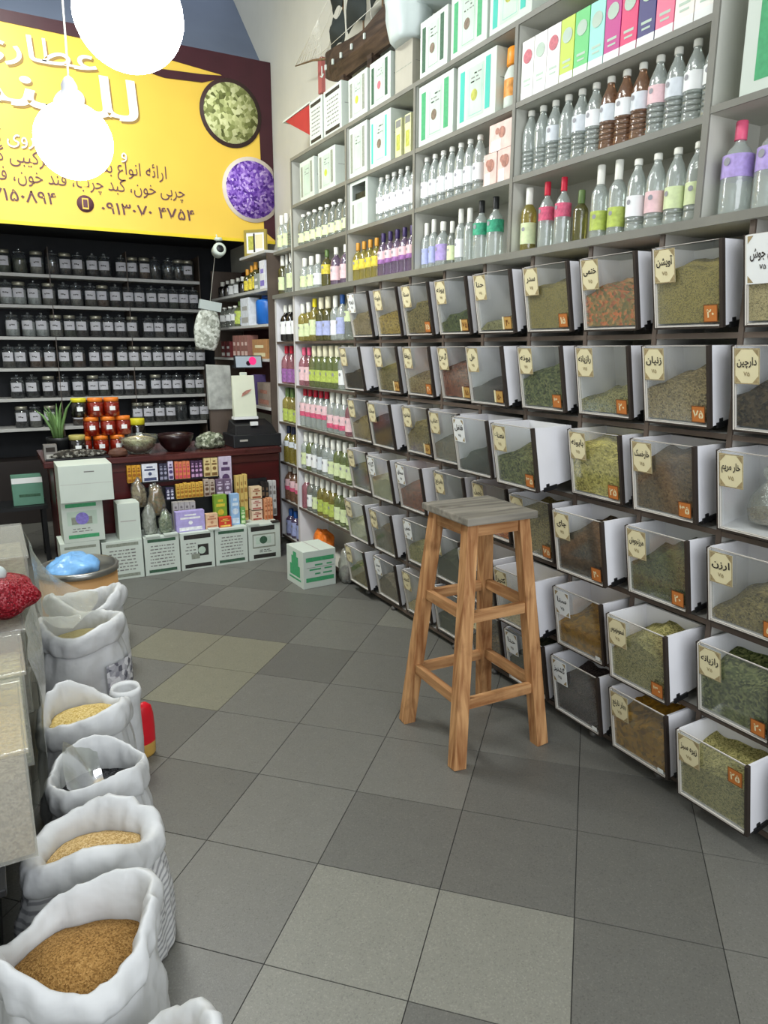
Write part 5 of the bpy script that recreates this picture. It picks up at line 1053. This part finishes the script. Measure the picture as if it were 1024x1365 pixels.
sbox('white_panel_box', 'large white box standing behind the blue jug', 6.28, .22, 1.815, .235, (226, 230, 236), grey_lam)
bottle(2.12, 6.52, 1.816, 'flask', .225, .06, 'grn', 'grn', 'lime', .1, .6, 'lime green bottle on the third corner shelf', GS)
bottle(2.12, 6.44, 1.816, 'slim', .13, .035, 'prp', 'blu', 'blu', .1, .6, 'small blue-grey bottle beside the lime green bottle', GS)
for i, y in enumerate((6.68, 6.84, 7.02)): bottle(2.12, y, 1.816, 'water', .19, .05, 'gry', 'w', 'w', .3, .6, 'greyish bottle, %s beyond the lime green bottle on corner shelf' % ORD[i+1], GS)
sbox('spice_gift_box', 'gold patterned wide box on the fourth corner shelf', 5.93, .36, 1.535, .16, (176, 130, 84), cream)
for i, y in enumerate((6.28, 6.38, 6.50, 6.62)): sbox('herb_packet', 'rosy clear packet, %s beyond the gold box on fourth corner shelf' % ORD[i+1], y, .09, 1.535, .20, (150, 104, 94), pk)
for i, y in enumerate((6.82, 6.98)): sbox('dark_packet', 'dark red packet, %s beyond the rosy packets on fourth corner shelf' % ORD[i+1], y, .12, 1.535, .15, (104, 40, 40))
sbox('wrapped_bundle', 'patterned beige bundle on the lowest corner shelf', 5.86, .30, 1.135, .20, (150, 136, 124), pkd)
sbox('purple_pouch', 'purple patterned pouch standing beyond the beige bundle', 6.12, .10, 1.135, .26, (96, 80, 130))
# hanging bags and small screen
o = thing('hanging_bag', 'tilted clear bag of white pebbles hanging at the jar shelf end', 'bag', (1.80, 6.62, 1.60), (0, math.radians(9), 0))
q = MB(); lumpy(q, (0, 0, .17), .115, .045, .23, granular('white_pebbles', [(120, 124, 112), (190, 194, 182), (232, 236, 228)], 42, .6), 7, .12); q.build('bag_body', o); MB().box(-.10, .10, -.03, .01, .36, .44, wp).build('bag_top', o); MB().tube([(0, 0, .44), (0, .0, 1.05)], .003, 5, rope).build('cord', o)
o = thing('hanging_bag', 'grey translucent pouch standing behind the cream pouch', 'bag', (1.72, 5.95, 1.12)); q = MB(); q.hexa([(-.10, -.035, 0), (.10, -.035, 0), (.10, .035, 0), (-.10, .035, 0)], [(-.105, -.01, .37), (.10, -.01, .36), (.10, .012, .36), (-.105, .012, .37)], plain('grey_pouch', (164, 166, 160), .4, var=.3, scale=16, bump=.4, bscale=24)); q.build('bag_body', o, .006); MB().box(-.09, .09, -.02, .02, -.275, .0, dark_edge).build('stand', o)
o = thing('cream_pouch', 'cream printed herb pouch with brown bird-like motif above the till', 'pouch', (1.85, 5.70, 1.075)); q = MB(); q.hexa([(-.095, -.03, 0), (.095, -.03, 0), (.095, .03, 0), (-.095, .03, 0)], [(-.10, -.012, .33), (.085, -.012, .33), (.085, .008, .33), (-.10, .008, .33)], plain('cream_pouch_film', (222, 226, 204), .4, var=.04)); q.box(-.03, .03, -.005, .005, .33, .355, carton_w); q.build('pouch_body', o, .004)
q = MB(); q.add([(-.03, -.0275, .16), (.03, -.0255, .19), (.06, -.0245, .22), (.01, -.0245, .21), (-.02, -.026, .19)], [(0, 1, 2, 3, 4)], pkd); q.build('printed_motif', o)
q = MB(); q.box(-.10, .10, -.04, .04, -.022, -.001, paper); q.box(-.02, .02, -.02, .02, -.028, -.022, black); q.build('stand', o)
o = thing('small_screen', 'small tablet screen showing a pink picture beneath the gold box', 'screen', (1.93, 5.78, 1.46), (math.radians(-8), 0, math.radians(8)))
MB().box(-.125, .125, 0, .018, 0, .105, black).build('screen_case', o, .003); MB().box(-.115, .115, -.002, 0, .008, .097, emit('screen_grey', (150, 160, 168), .35)).build('display', o)
q = MB(); q.disc((.035, -.0035, .06), .034, emit('screen_pink', (230, 50, 120), .5), 18); q.disc((-.005, -.003, .04), .02, emit('screen_dark', (40, 10, 30), .1), 14); q.build('pink_picture', o)
MB().box(-.015, .015, .02, .30, .04, .06, black).build('arm', o)
o = thing('security_camera', 'round white security camera hanging below the sign corner', 'camera', (1.86, 6.25, 2.43)); MB().lathe([(.02, .075), (.035, .08), (.03, .10)], 16, carton_w).build('mount', o)
q = MB(); q.M = Matrix.Rotation(math.radians(78), 4, 'X'); q.lathe([(.03, -.06), (.052, -.05), (.056, .02), (.052, .04), (.036, .042)], 22, carton_w); q.build('housing', o); q = MB(); q.M = Matrix.Rotation(math.radians(78), 4, 'X'); q.lathe([(.032, .043), (.026, .05), (.001, .052)], 18, black); q.build('lens', o)
MB().tube([(0, .02, .08), (0, .06, .14), (0, .12, .195)], .006, 6, carton_w).build('bracket', o)
# dark chair-like stool and green box in the passage at the end of the counter
carton('green_carton', 'dim green and white carton in the dark passage beside the counter', .10, .31, 5.95, 6.15, .45, .66, '-y', plain('green_card', (96, 140, 120), .6, var=.1), [(0, 1, .80, 1, paper), (.2, .9, .3, .4, gr_dark)], [], seam=False)
o = thing('passage_table', 'small black side table in the dark passage', 'table', (.15, 6.05, 0)); MB().box(-.20, .18, -.16, .16, .42, .448, black).build('tabletop', o)
for sx in (-.17, .15):
    for sy in (-.13, .13): MB().box(sx-.015, sx+.015, sy-.015, sy+.015, 0, .42, black).build('leg', o)
